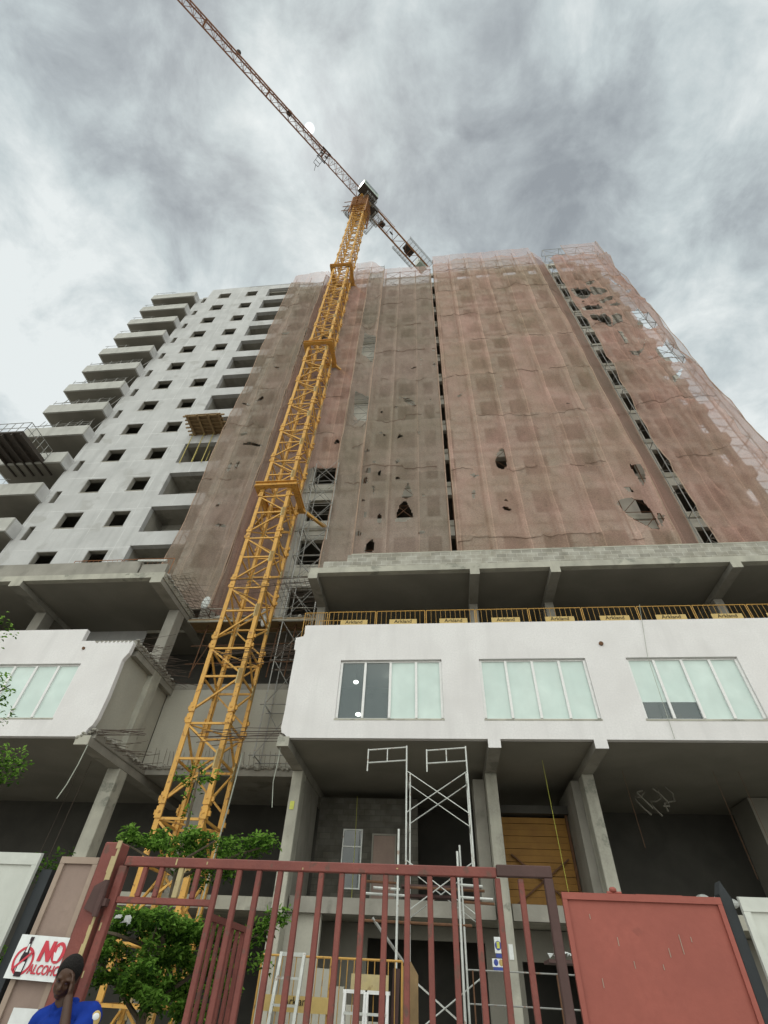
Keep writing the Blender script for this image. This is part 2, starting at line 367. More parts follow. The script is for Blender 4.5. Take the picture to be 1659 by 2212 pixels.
# ------------------------------------------------------------------ mesh builder
class MB:
    def __init__(s): s.v = []; s.f = []
    def add(s, vs, fs):
        o = len(s.v); s.v += [tuple(v) for v in vs]; s.f += [tuple(i + o for i in f) for f in fs]; return s
    def box(s, x0, y0, z0, x1, y1, z1):
        if x0 > x1: x0, x1 = x1, x0
        if y0 > y1: y0, y1 = y1, y0
        if z0 > z1: z0, z1 = z1, z0
        v = [(x, y, z) for z in (z0, z1) for y in (y0, y1) for x in (x0, x1)]
        return s.add(v, [(0, 2, 3, 1), (4, 5, 7, 6), (0, 1, 5, 4), (2, 6, 7, 3), (0, 4, 6, 2), (1, 3, 7, 5)])
    def bar(s, p, q, w, h=None, up=(0, 0, 1)):
        p = Vector(p); q = Vector(q); h = h or w; d = (q - p)
        if d.length < 1e-6: return s
        d.normalize(); u = Vector(up)
        if abs(d.dot(u)) > .98: u = Vector((0, 1, 0))
        a = d.cross(u).normalized() * (w / 2); b = a.cross(d).normalized() * (h / 2)
        v = [p - a - b, p + a - b, p + a + b, p - a + b, q - a - b, q + a - b, q + a + b, q - a + b]
        return s.add(v, [(0, 3, 2, 1), (4, 5, 6, 7), (0, 1, 5, 4), (1, 2, 6, 5), (2, 3, 7, 6), (3, 0, 4, 7)])
    def tube(s, pts, r, n=6, r2=None, cap=True):
        pts = [Vector(p) for p in pts]; m = len(pts); rings = []
        for i, p in enumerate(pts):
            d = (pts[min(i + 1, m - 1)] - pts[max(i - 1, 0)])
            if d.length < 1e-9: d = Vector((0, 0, 1))
            d.normalize(); u = Vector((0, 0, 1)) if abs(d.z) < .9 else Vector((0, 1, 0))
            a = d.cross(u).normalized(); b = a.cross(d)
            rr = r if r2 is None else r + (r2 - r) * i / max(1, m - 1)
            rings.append([p + a * math.cos(t * 2 * math.pi / n) * rr + b * math.sin(t * 2 * math.pi / n) * rr for t in range(n)])
        v = [q for rg in rings for q in rg]; f = []
        for i in range(m - 1):
            for k in range(n):
                f.append((i * n + k, i * n + (k + 1) % n, (i + 1) * n + (k + 1) % n, (i + 1) * n + k))
        if cap: f += [tuple(reversed(range(n))), tuple(range((m - 1) * n, m * n))]
        return s.add(v, f)
    def prism(s, pts, d0, d1, axis='y'):
        """outline pts (a,b) extruded between d0 and d1 along the axis"""
        n = len(pts)
        def P(a, b, d): return {'y': (a, d, b), 'x': (d, a, b), 'z': (a, b, d)}[axis]
        v = [P(a, b, d0) for a, b in pts] + [P(a, b, d1) for a, b in pts]
        return s.add(v, [tuple(range(n)), tuple(reversed(range(n, 2 * n)))] + [(i, i + n, (i + 1) % n + n, (i + 1) % n) for i in range(n)])
    def ellipsoid(s, c, r, n=10, m=7, rot=None):
        v = []; f = []
        for j in range(m + 1):
            t = math.pi * j / m
            for i in range(n):
                a = 2 * math.pi * i / n
                p = Vector((math.sin(t) * math.cos(a) * r[0], math.sin(t) * math.sin(a) * r[1], math.cos(t) * r[2]))
                if rot: p = rot @ p
                v.append(p + Vector(c))
        for j in range(m):
            for i in range(n):
                f.append((j * n + i, (j + 1) * n + i, (j + 1) * n + (i + 1) % n, j * n + (i + 1) % n))
        return s.add(v, f)
    def wall(s, x0, x1, z0, z1, y0, y1, holes):
        """wall in the XZ plane, thickness y0..y1, with real rectangular openings (hx0,hx1,hz0,hz1)"""
        xs = sorted({x0, x1, *[min(max(h[i], x0), x1) for h in holes for i in (0, 1)]})
        zs = sorted({z0, z1, *[min(max(h[i], z0), z1) for h in holes for i in (2, 3)]})
        nx, nz = len(xs) - 1, len(zs) - 1
        def solid(i, j):
            if i < 0 or j < 0 or i >= nx or j >= nz: return False
            cx, cz = (xs[i] + xs[i + 1]) / 2, (zs[j] + zs[j + 1]) / 2
            return not any(h[0] < cx < h[1] and h[2] < cz < h[3] for h in holes)
        G = [[solid(i, j) for j in range(nz)] for i in range(nx)]
        g = lambda i, j: 0 <= i < nx and 0 <= j < nz and G[i][j]
        for i in range(nx):
            for j in range(nz):
                if not G[i][j]: continue
                a, b, c, d = xs[i], xs[i + 1], zs[j], zs[j + 1]
                s.add([(a, y0, c), (b, y0, c), (b, y0, d), (a, y0, d)], [(0, 1, 2, 3)])
                s.add([(a, y1, c), (b, y1, c), (b, y1, d), (a, y1, d)], [(3, 2, 1, 0)])
                if not g(i - 1, j): s.add([(a, y0, c), (a, y1, c), (a, y1, d), (a, y0, d)], [(3, 2, 1, 0)])
                if not g(i + 1, j): s.add([(b, y0, c), (b, y1, c), (b, y1, d), (b, y0, d)], [(0, 1, 2, 3)])
                if not g(i, j - 1): s.add([(a, y0, c), (b, y0, c), (b, y1, c), (a, y1, c)], [(3, 2, 1, 0)])
                if not g(i, j + 1): s.add([(a, y0, d), (b, y0, d), (b, y1, d), (a, y1, d)], [(0, 1, 2, 3)])
        return s
    def build(s, name, m, parent=None, smooth=False, label=None, bevel=0):
        off = parent_loc(parent)
        me = bpy.data.meshes.new(name)
        me.from_pydata([(v[0] - off.x, v[1] - off.y, v[2] - off.z) for v in s.v], [], s.f)
        me.materials.append(MT[m] if isinstance(m, str) else m)
        if smooth:
            for p in me.polygons: p.use_smooth = True
        me.update()
        o = bpy.data.objects.new(name, me); COL.objects.link(o)
        if parent is not None: o.parent = parent
        if label: o['label'] = label
        if bevel:
            b = o.modifiers.new('bevel', 'BEVEL'); b.width = bevel; b.segments = 1; b.limit_method = 'ANGLE'
        return o

def parent_loc(p):
    v = Vector((0, 0, 0))
    while p is not None:
        v += p.location; p = p.parent
    return v

def thing(name, label, cat, loc=(0, 0, 0), group=None):
    o = bpy.data.objects.new(name, None); o.empty_display_size = .2; COL.objects.link(o)
    o.location = loc; o['label'] = label; o['category'] = cat
    if group: o['group'] = group
    return o
def tag(o, label, cat, group=None):
    o['label'] = label; o['category'] = cat
    if group: o['group'] = group
    return o
def struct(o):
    o['kind'] = 'structure'; return o
def text(name, body, size, loc, rot, m, parent, ext=.004, sx=1.0, bold=0.0, shear=0.0):
    c = bpy.data.curves.new(name, 'FONT'); c.body = body; c.size = size; c.extrude = ext
    c.align_x = 'CENTER'; c.align_y = 'CENTER'; c.offset = bold; c.shear = shear
    t = bpy.data.objects.new(name + '_src', c); COL.objects.link(t)
    dg = bpy.context.evaluated_depsgraph_get(); dg.update()
    me = bpy.data.meshes.new_from_object(t.evaluated_get(dg))
    bpy.data.objects.remove(t)
    me.materials.clear(); me.materials.append(MT[m])
    Mx = Matrix.Translation(Vector(loc) - parent_loc(parent)) @ rot @ Matrix.Diagonal((sx, 1, 1, 1))
    me.transform(Mx)
    me.name = name
    o = bpy.data.objects.new(name, me); COL.objects.link(o)
    if parent is not None: o.parent = parent
    return o
FRONT = Matrix.Rotation(math.pi / 2, 4, 'X')     # text that faces -Y
def copy_tree(o, parent=None):
    c = o.copy(); COL.objects.link(c)
    if parent is not None: c.parent = parent
    for ch in list(o.children): copy_tree(ch, c)
    return c

# ------------------------------------------------------------------ ground
g = MB(); N_ = 40
g.add([(-400, -400, 0), (400, -400, 0), (400, 600, 0), (-400, 600, 0)], [(0, 1, 2, 3)])
struct(g.build('ground', 'ground'))
g = MB(); g.add([(-200, -14, .004), (200, -14, .004), (200, -4, .004), (-200, -4, .004)], [(0, 1, 2, 3)])
struct(g.build('road', 'road'))
g = MB(); g.box(-200, -4, 0, 200, -3.8, .14); struct(g.build('kerb', 'conclt'))

# ------------------------------------------------------------------ apartment tower
ROW = [58.94 - 3.32 * k for k in range(14)]      # window centre heights, top to bottom
TY = 20.3
tower = thing('apartment_tower', 'tall unfinished apartment tower, bare white render at left and grey concrete behind netting', 'building', (-7, 24, 14.5))
holes = []
for k, c in enumerate(ROW):
    holes += [(-23.72, -22.34, c - .7, c + .68), (-20.38, -19.1, c - .7, c + .66)]
    if k: holes.append((-25.48, -25.03, c - 1.62 + 3.32, c - .45 + 3.32))
    holes.append((-17.84, -14.4, c - 1.3, c + .95))
w = MB().wall(-26.1, -14.4, 14.5, 61.15, TY, TY + .35, holes + [(-26.2, -25.05, 58.6, 61.3), (-20.4, -14, 61.0, 61.1)][:len(holes) + 1])
w.build('white_wall', 'render', tower)
MB().box(-26.1, TY + .35, 14.5, -25.8, 32, 58.6).build('side_wall', 'render', tower)
# window openings of the white front: lining, set 3 mm proud inside the reveal
def lining(a, b, c, d, y0, y1, t=.03):
    m = MB()
    m.box(a + .003, y0, c + .003, a + t, y1, d - .003); m.box(b - t, y0, c + .003, b - .003, y1, d - .003)
    m.box(a + t, y0, c + .003, b - t, y1, c + t); m.box(a + t, y0, d - t, b - t, y1, d - .003)
    return m
for k, c in enumerate(ROW):
    for (a, b) in ((-23.72, -22.34), (-20.38, -19.1)):
        wo = lining(a, b, c - .7, c + (.68 if a < -22 else .66), TY + .04, TY + .33).build('window_opening', 'conc', tower)
        MB().box(a - .03, TY - .025, c - .75, b + .03, TY + .03, c - .705).build('sill', 'conclt', wo)
    if k:
        lining(-25.48, -25.03, c + 1.70, c + 2.87, TY + .04, TY + .33).build('slot_window', 'conc', tower)
wf = MB(); c = ROW[13]
wf.box(-23.7, TY + .1, c - .68, -22.36, TY + .15, c - .62); wf.box(-23.7, TY + .1, c + .6, -22.36, TY + .15, c + .66)
wf.box(-23.7, TY + .1, c - .62, -23.64, TY + .15, c + .6); wf.box(-22.42, TY + .1, c - .62, -22.36, TY + .15, c + .6); wf.box(-23.06, TY + .1, c - .62, -23.0, TY + .15, c + .6)
fr = wf.build('glazed_window', 'alu', tower)
MB().box(-23.64, TY + .12, c - .62, -22.42, TY + .13, c + .6).build('pane', 'glassdk', fr)
# floor slabs, inner walls
for k, c in enumerate(ROW):
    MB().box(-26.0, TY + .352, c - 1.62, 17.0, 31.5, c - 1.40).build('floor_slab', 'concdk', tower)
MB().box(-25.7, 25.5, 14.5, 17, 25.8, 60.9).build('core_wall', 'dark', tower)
MB().box(-26.0, TY + .352, 59.6, -14.4, 31.5, 59.85).build('roof_slab', 'conc', tower)
# loggias of the white front
for k, c in enumerate(ROW):
    m = MB()
    if k >= 9:
        m.box(-17.84, TY + 1.75, c - 1.39, -16.6, TY + 1.9, c + 1.0); m.box(-14.9, TY + 1.75, c - 1.39, -14.2, TY + 1.9, c + 1.0); m.box(-16.6, TY + 1.75, c + .55, -14.9, TY + 1.9, c + 1.0)
    else:
        m.box(-17.84, TY + 1.75, c - 1.39, -17.5, TY + 1.9, c + 1.0)
    m.box(-18.05, TY + .352, c - 1.39, -17.843, TY + 1.75, c + 1.7)
    lg = m.build('loggia', 'conc', tower)
    MB().box(-17.84, TY + .353, c + .95, -14.3, TY + 1.75, c + 1.69).build('loggia_beam', 'conc', lg)
    MB().box(-17.86, TY - .02, c - 2.39, -14.38, TY - .003, c - 1.285).build('spandrel', 'render', lg)
# balconies at the left corner
bal0 = None
for k, c in enumerate(ROW):
    zb = c - 1.55
    m = MB(); m.box(-31.1, 19.56, zb, -26.03, 22.4, zb + .2)
    b = m.build('balcony', 'concdk', tower)
    p = MB(); p.box(-31.1, 19.43, zb - .02, -25.9, 19.56, zb + 1.10); p.box(-31.1, 19.56, zb - .02, -30.97, 22.3, zb + 1.10)
    p.build('front_parapet', 'balc', b)
    MB().box(-26.03, 19.56, zb - .018, -25.9, TY - .003, zb + 1.098).build('end_parapet', 'render', b)
    if k in (5, 6, 7, 8):
        r = MB()
        for i in range(6):
            x = -30.9 + i * .98 + random.uniform(-.1, .1)
            r.tube([(x, 19.5, zb + 1.08), (x + random.uniform(-.1, .1), 19.5, zb + 1.8)], .02, 4)
            r.tube([(x, 19.7, zb + .2), (x + random.uniform(-.3, .3), 20.2, zb + 3.2)], .022, 4)
        r.tube([(-30.95, 19.5, zb + 1.42), (-26, 19.5, zb + 1.75)], .02, 4); r.tube([(-30.95, 19.5, zb + 1.42), (-26, 19.5, zb + 1.45)], .02, 4)
        r.build('scaffold_rail', 'steel', b)
    else:
        r = MB(); r.tube([(-30.9, 19.5, zb + 1.08), (-30.9, 19.5, zb + 1.8)], .018, 4); r.tube([(-29.0, 19.5, zb + 1.08), (-29.0, 19.5, zb + 1.75)], .018, 4)
        r.tube([(-31.2, 19.5, zb + 1.72), (-28.7, 19.5, zb + 1.66)], .018, 4); r.build('handrail', 'steel', b)
m = MB().wall(-31.0, -26.1, 14.5, 58.4, 22.4, 22.6, [h for c in ROW for h in ((-30.3, -28.9, c - 1.35, c + .8), (-27.9, -26.6, c - 1.35, c + .8))])
m.build('balcony_back_wall', 'conc', tower)
MB().box(-31.0, 22.6, 14.5, -30.8, 32, 58.4).build('gable_wall', 'conc', tower)
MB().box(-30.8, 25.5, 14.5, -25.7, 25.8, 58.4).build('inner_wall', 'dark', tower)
# grey front behind the nets
holes = []
for k, c in enumerate(ROW):
    for a, b in ((-13.6, -12.0), (-9.9, -8.6), (-7.5, -5.75), (-3.7, -2.7), (-2.15, -.75), (-.2, .55), (1.0, 1.72), (3.9, 5.3), (6.0, 7.5), (8.9, 10.4), (11.6, 12.6), (13.95, 14.85), (15.15, 16.7)):
        holes.append((a, b, c - (1.25 if a in (1.0, 13.95, 15.15, 11.6) else .9), c + .9))
m = MB()
def seg(x0, x1, top): m.wall(x0, x1, 14.5, top, TY, TY + .3, [h for h in holes if h[0] >= x0 and h[1] <= x1 and h[3] < top])
seg(-14.4, -10.9, 59.6); seg(-10.9, -4.6, 60.6); seg(-4.6, .8, 57.6); seg(.8, 12.9, 60.5); seg(12.9, 17.0, 60.4)
m.build('grey_wall', 'towgrey', tower)
for k, c in enumerate(ROW):
    MB().box(-14.39, TY - .06, c - 1.72, 17.02, TY - .003, c - 1.38).build('slab_band', 'conclt', tower)
m = MB()
for x in (17.02, 18.0):
    pass
MB().box(17.0, TY + .35, 14.5, 17.3, 31.5, 60.4).build('end_wall', 'towgrey', tower)
# open corner bays beyond the end wall, seen through the net against the sky
for x in (17.55, 18.65):
    MB().box(x - .16, 20.45, 14.5, x + .16, 20.9, 60).build('corner_column', 'towgrey', tower)
for k, c in enumerate(ROW):
    MB().box(17.302, TY, c - 1.75, 19.0, 21.5, c - 1.35).build('corner_slab', 'towgrey', tower)
    MB().box(17.302, TY + .002, c - 1.349, 19.0, TY + .14, c - .95).build('corner_parapet', 'towgrey', tower)
# loading deck
ld = thing('loading_platform', 'dark steel loading platform sticking out from the lower left balconies', 'platform', (-28.7, 18.6, 27.6))
m = MB(); m.box(-30.2, 16.9, 27.6, -27.2, 20.6, 27.75)
m.build('deck', 'cabdk', ld)
m = MB()
for i in range(5): m.box(-30.1 + i * .7, 16.95, 27.42, -30.0 + i * .7, 20.6, 27.597)
m.build('joist', 'cabdk', ld)
m = MB()
for (x0, y0, x1, y1) in ((-30.2, 16.95, -27.2, 16.95), (-27.2, 16.95, -27.2, 19.4), (-30.2, 16.95, -30.2, 19.4)):
    for z in (28.2, 28.8): m.tube([(x0, y0, z), (x1, y1, z)], .025, 5)
    for t in range(6):
        x = x0 + (x1 - x0) * t / 5; y = y0 + (y1 - y0) * t / 5
        m.tube([(x, y, 27.75), (x, y, 28.8)], .022, 5)
m.build('guard_rail', 'steel', ld)
# timber formwork table with props
fw = thing('formwork_table', 'timber formwork table on thin yellow props jutting from a loggia of the white tower', 'formwork', (-16.2, 19.6, 27.6))
m = MB(); m.box(-17.6, 18.55, 31.12, -14.9, 21.4, 31.16); m.build('deck', 'timber', fw)
for i in range(4): MB().box(-17.45 + i * .78, 18.45, 30.9, -17.31 + i * .78, 21.4, 31.0).build('bearer', 'timber', fw)
for i in range(9): MB().box(-17.75 + random.uniform(-.15, .1), 18.6 + i * .32, 31.0, -14.8 + random.uniform(-.1, .2), 18.68 + i * .32, 31.12).build('joist', 'timber', fw)
for i, (x, y) in enumerate(((-17.5, 20.15), (-16.6, 20.1), (-15.9, 20.15), (-15.2, 20.1), (-17.1, 20.8), (-16.2, 21.0))):
    MB().tube([(x + .1, y, 27.55 if y > 20.5 else 27.55), (x, y - .02, 30.9)], .035, 6).build('prop', 'prop', fw)

# ------------------------------------------------------------------ debris nets
def fold(x, z, s, amp=1.0):
    """sideways billow of a hung net, per 1.78 m bay between standards and per 5.4 m lift"""
    u = ((x + 30) / 1.78) % 1.0; v = ((z + 3) / 5.45) % 1.0
    e_ = min(u, 1 - u); a = .10 * math.exp(-(e_ / .07) ** 2) + .22 * (1 - (2 * u - 1) ** 2) * (.5 + noise.noise((x * .5 + s, z * .15, 3)))
    a += .17 * noise.noise((x * .33 + s, z * .16, 1.0 + s)) + .13 * noise.noise((x * 1.1, z * .45 + x * .5, 5.0 + s))
    a += .045 * noise.noise((x * 3.2 + z * 1.1, z * 1.3 - x, 8.0 + s)) + .03 * noise.noise((x * 5.5, z * 1.0, 2.0 + s))
    a += .10 * (v ** 5) * (noise.noise((x * 1.7, int((z + 3) / 5.45) * 3.1, s)) + .4)
    return a * amp
# outlines (x, z) of the larger tears, in metres on the nets
PB = [[(-1.29,23.48),(-1.05,22.55),(-1.01,22.21),(-1.33,22.02),(-1.65,22.07),(-1.47,22.86)],[(-1.51,21.84),(-1.32,21.69),(-1.05,20.96),(-1.01,20.46),(-1.4,20.23),(-1.95,20.2),(-1.9,20.88),(-1.73,21.58)],[(-1.75,32.51),(-1.4,32.54),(-0.94,32.1),(-0.74,31.41),(-1.05,31.44),(-1.51,31.91)],[(-1.85,28.23),(-1.6,27.77),(-2.06,27.84)],[(-3.13,18.84),(-2.99,18.33),(-3.08,17.89),(-3.54,17.88),(-3.41,18.46)],[(-4.11,23.9),(-3.77,23.99),(-3.69,23.43),(-4.06,23.38)],[(-3.38,23.05),(-3.23,22.97),(-3.22,22.48),(-3.31,22.42)],[(-2.87,20.56),(-2.78,20.43),(-2.76,20.08),(-2.87,20.09)],[(-3.81,24.55),(-3.57,24.64),(-3.57,24.31),(-3.77,24.32)]]
PB1 = [[(-5.33,44.28),(-4.14,42.34),(-4.14,40.99),(-4.25,38.21),(-4.79,39.37),(-5.22,39.72)],[(-5.35,33.96),(-4.93,34.05),(-4.13,32.67),(-4.09,30.19),(-4.28,29.92),(-4.91,30.87),(-5.36,31.74)]]
PC = [[(4.48,26.17),(4.7,25.96),(4.65,24.23),(4.31,24.01),(4.01,24.19),(3.99,24.81),(4.21,25.71)],[(9.99,21.11),(10.36,21.21),(11.33,21.12),(11.52,20.28),(11.52,19.2),(11.41,18.88),(10.99,18.93),(10.52,19.48),(10.21,20.11),(9.97,20.75)],[(11.47,23.88),(12.0,23.81),(12.09,23.21),(11.8,22.24),(11.64,22.11),(11.56,22.82)],[(10.63,22.11),(10.97,22.08),(11.12,21.71),(10.79,21.75)],[(11.66,19.97),(12.03,19.95),(11.96,19.65),(11.6,19.08),(11.6,19.43)],[(2.34,23.5),(2.62,23.59),(2.92,23.46),(2.6,23.33)],[(2.23,32.38),(2.6,32.71),(2.47,32.33),(2.25,32.13)]]
PD = [[(14.08,50.17),(14.76,50.44),(15.2,49.72),(15.59,48.82),(15.28,47.9),(14.49,47.67),(14.09,48.54)],[(15.69,49.82),(16.12,49.73),(16.55,48.22),(16.63,47.43),(15.89,47.66),(15.56,48.43)],[(15.81,51.58),(16.42,51.22),(16.34,50.6),(15.71,50.87)],[(17.63,50.65),(17.94,50.29),(18.07,48.9),(17.94,48.13),(17.72,48.97)],[(13.85,45.3),(15.67,45.46),(15.48,44.43),(13.98,44.64)],[(15.7,46.67),(16.93,46.61),(16.58,45.93),(15.83,46.08)],[(16.3,45.44),(17.07,45.12),(16.76,44.82),(16.38,44.96)],[(14.24,46.62),(14.98,46.7),(14.56,46.15),(14.23,46.29)],[(14.07,43.59),(15.3,43.54),(15.62,42.98),(15.39,41.4),(14.36,41.52),(14.05,42.43)],[(15.89,43.43),(16.32,43.52),(16.56,42.81),(16.21,41.42),(15.47,41.45)],[(15.53,40.36),(15.78,40.26),(15.85,38.36),(15.51,38.27)],[(15.52,37.25),(16.53,37.37),(17.19,38.86),(16.63,37.41),(16.07,36.69),(15.55,36.77)],[(17.48,43.31),(18.15,43.93),(18.93,43.38),(18.9,41.12),(18.15,40.63),(17.43,41.21)],[(17.4,37.24),(17.96,37.48),(19.03,39.29),(18.95,37.88),(19.19,36.24),(18.69,34.92),(17.86,34.54),(17.32,35.61)],[(18.3,47.66),(18.86,48.05),(18.68,47.7),(18.41,47.52)],[(18.31,47.93),(18.91,48.12),(18.77,47.76),(18.29,47.63)],[(16.91,32.68),(17.81,33.48),(17.39,32.62),(16.88,32.13)]]

def in_poly(x, z, p):
    c = False; j = len(p) - 1
    for i in range(len(p)):
        if (p[i][1] > z) != (p[j][1] > z) and x < (p[j][0] - p[i][0]) * (z - p[i][1]) / (p[j][1] - p[i][1]) + p[i][0]: c = not c
        j = i
    return c
def in_hole(x, z, hs):
    for h in hs:
        if isinstance(h, list):
            if min(q[1] for q in h) < z < max(q[1] for q in h) and in_poly(x, z, h): return True
    for h in hs:
        if isinstance(h, list): continue
        (hx, hz, rx, rz, sl) = h
        dx = (x - hx - (z - hz) * sl) / rx; dz = (z - hz) / rz
        dx /= max(.3, 1 - .45 * dz)
        w_ = 1.1 + .7 * noise.noise((x * 1.6 + hx, z * 1.2 + hz, 4))
        if dx * dx + dz * dz < w_: return True
    return False
def net(path, z0, z1f, s, holes=(), amp=1.0, dx=.07, dz=.10, z0f=None):
    """path: list of (x,y) plan points; hung from z1f(x) down to z0"""
    L = [0]
    for i in range(1, len(path)): L.append(L[-1] + math.dist(path[i - 1], path[i]))
    if not holes: dx, dz = .12, .18
    n = max(2, int(L[-1] / dx)); nz_ = None
    mb = MB(); rows = int((max(z1f(p[0]) for p in path) - z0) / dz)
    P = []
    for i in range(n + 1):
        t = L[-1] * i / n; k = 0
        while k < len(L) - 2 and t > L[k + 1]: k += 1
        q = (t - L[k]) / max(1e-6, L[k + 1] - L[k])
        x = path[k][0] + (path[k + 1][0] - path[k][0]) * q; y = path[k][1] + (path[k + 1][1] - path[k][1]) * q
        P.append((x, y, z1f(x), (z0f(x) if z0f else z0)))
    for (x, y, zt, zb) in P:
        for j in range(rows + 1):
            z = zb + (zt - zb) * j / rows
            a = fold(x + y * .7, z, s, amp)
            ex = .05 * noise.noise((z * .5, y, s + 2))
            mb.v.append((x + ex, y - a, z))
    for i in range(n):
        for j in range(rows):
            a = i * (rows + 1) + j; v = mb.v[a]
            if holes and in_hole(v[0] + dx / 2, v[2] + dz / 2, holes): continue
            mb.f.append((a, a + rows + 1, a + rows + 2, a + 1))
    return mb, P
def split_net(name, label, path, z0, zt, s, m, holes=(), roof=None, amp=1.0, seams=(), extra_z0=None, cat='netting', seammat='crease'):
    t = thing(name, label, cat, (path[0][0], path[0][1], z0))
    if roof is not None:
        mb, P = net(path, z0, lambda x: roof, s, holes, amp, z0f=extra_z0); mb.build('net_sheet', m, t, smooth=True)
        mb, P2 = net(path, roof, zt, s, (), amp * .3); mb.build('upper_sheet', 'net_top', t, smooth=True, label='sheer netting rising above the roof line')
    else:
        mb, P = net(path, z0, zt, s, holes, amp, z0f=extra_z0); mb.build('net_sheet', m, t, smooth=True)
    # gathered horizontal seams, each a sagging rolled edge
    for q, zs in enumerate(seams):
        pts = []
        for (x, y, _, _) in P[::2]:
            u = ((x + 30) / 1.78) % 1.0
            z = zs - .10 * (1 - (2 * u - 1) ** 2) * (noise.noise((x * .4, zs, 2)) + .3) + .05 * noise.noise((x * 1.3, zs, 7)) - .02 * (x - P[0][0]) + .55 * (noise.noise((int((x + 30) / 3.56) * 1.7, zs * 3, s)))
            pts.append(Vector((x, y - fold(x + y * .7, z, s, amp) - .025, z)))
        sm = MB(); n = len(pts)
        # cut in runs so that the seam comes and goes
        run = []
        for i, p in enumerate(pts):
            if noise.noise((p.x * .8, zs * 2, 11 + s)) > -.08: run.append(p)
            else:
                if len(run) > 2: sm.tube(run, .018, 4)
                run = []
        if len(run) > 2: sm.tube(run, .018, 4)
        if sm.v: sm.build('seam', seammat, t)
    # vertical hems
    hm = MB()
    for (x, y, top, bot) in (P[0], P[-1]):
        hm.tube([(x, y - fold(x + y * .7, z, s, amp) - .01, z) for z in [bot + (top - bot) * i / 60 for i in range(61)]], .03, 4)
    hm.build('hem', 'hem', t)
    return t
HA = [(-12.7, 29.04, .22, .18, .3), (-11.87, 27.96, .5, .14, 0), (-12.35, 25.7, .12, .35, .1), (-12.9, 25.73, .1, .4, 0), (-12.67, 44.9, .3, .2, .4), (-12.41, 38.7, .2, .12, 0), (-12.56, 33.5, .25, .3, .2), (-13.59, 33.1, .3, .15, 0), (-12.6, 22, .1, .2, 0), (-11.9, 20.3, .3, .1, 0)]
split_net('debris_net', 'leftmost brown debris net hanging beside the white wall of the tower', [(-14.4, 19.2), (-12.4, 19.2), (-10.9, 19.35)], 14.6,
          lambda x: 60.0 + (x + 14.4) * .35, 1.3, 'net_b', HA, roof=57.6, amp=1.5, seams=(51, 46, 40.5, 35.2, 30, 24.6))
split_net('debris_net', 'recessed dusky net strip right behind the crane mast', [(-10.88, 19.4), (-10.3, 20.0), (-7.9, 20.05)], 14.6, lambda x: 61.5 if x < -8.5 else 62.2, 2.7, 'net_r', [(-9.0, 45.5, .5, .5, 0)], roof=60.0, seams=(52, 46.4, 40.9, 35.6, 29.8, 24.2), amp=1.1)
def b1bot(x): return 24.9 if x < -5.75 else 18.2
split_net('debris_net', 'narrow pinkish net strip between the crane mast and the holed brown net', [(-7.6, 19.25), (-5.75, 19.2)], 25, lambda x: 62.8, 4.1, 'net_d', [(-6.05, 27.8, .14, .25, .2)], roof=60.0, seams=(52.7, 45.2, 33.5, 28.5), amp=1.0)
HB1 = [*PB1]
split_net('debris_net', 'gathered net fold with tall torn gaps, left of the holed brown net', [(-5.72, 19.22), (-5.1, 19.5), (-4.15, 19.15)], 15.5, lambda x: 62.6 - max(0, (x + 5.2)) * 2.6, 5.2, 'net_b', HB1, roof=59.0, seams=(51.7, 45.0, 38.4, 29.9, 27.0, 23.5), amp=1.9)
HB = [*PB, 
      (-2.85, 20.4, .12, .4, 0), (.71, 37.06, .1, .35, 0), (.72, 39.4, .1, .1, 0), (-3.73, 24.6, .18, .2, 0), (-3.91, 19.31, .16, .16, 0), (-1.92, 23.8, .12, .12, 0), (-.29, 38.1, .09, .14, 0), (-.35, 37.2, .07, .1, 0), (-3.9, 26.52, .12, .14, 0),
      (-3.66, 20.7, .08, .22, 0), (-1.96, 25.4, .14, .16, 0), (-3.2, 31.0, .1, .1, 0), (-2.2, 31.5, .1, .1, 0), (-3.1, 28.4, .09, .09, 0), (-2.9, 28.2, .07, .1, 0), (-.6, 28.2, .06, .12, 0), (-.4, 22.2, .06, .08, 0), (-.5, 19.2, .16, .09, 0), (-1.9, 32.6, .14, .08, 0),
      (-3.85, 21.9, .1, .1, 0), (-3.4, 25.3, .09, .1, 0), (-.3, 46.6, .07, .07, 0), (-2.2, 39.9, .12, .06, 0), (.3, 32.0, .05, .16, 0), (-3.0, 24.2, .09, .3, 0), (-.9, 36.9, .2, .07, 0)]
split_net('debris_net', 'wide brown debris net peppered with holes left of the dark gap', [(-4.15, 19.15), (.96, 19.2)], 15.5, lambda x: 59.65 + .45 * abs(math.sin((x + 4.2) * 1.77)) * (-.35) + .1, 6.6, 'net_b', HB, roof=56.6, seams=(54.9, 50.0, 44.8, 39.9, 35.0, 30.1, 24.9), amp=.95)
HC = [*PC, (2.42, 21.86, .08, .4, .15), (4.13, 20.78, .22, .12, -.3), (9.48, 30.5, .07, .07, 0), (5.37, 33.2, .09, .09, 0), (4.2, 21.5, .08, .1, 0)]
split_net('debris_net', 'broad pink debris net right of the dark gap', [(1.3, 19.2), (12.15, 19.2)], 15.5, lambda x: 62.55 + .12 * abs(math.sin((x - .2) * 1.765)), 9.4, 'net_c', HC, roof=60.4, seams=(57.4, 51.7, 46.2, 41.0, 35.2, 29.7, 24.3, 18.6), amp=1.15)
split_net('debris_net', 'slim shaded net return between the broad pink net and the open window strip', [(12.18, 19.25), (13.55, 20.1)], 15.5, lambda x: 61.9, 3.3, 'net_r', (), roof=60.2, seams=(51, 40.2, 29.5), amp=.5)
HD = [*PD]
def dtop(x): return 58.4 if x < 14.6 else 62.6
def dz1(x): return 62.6
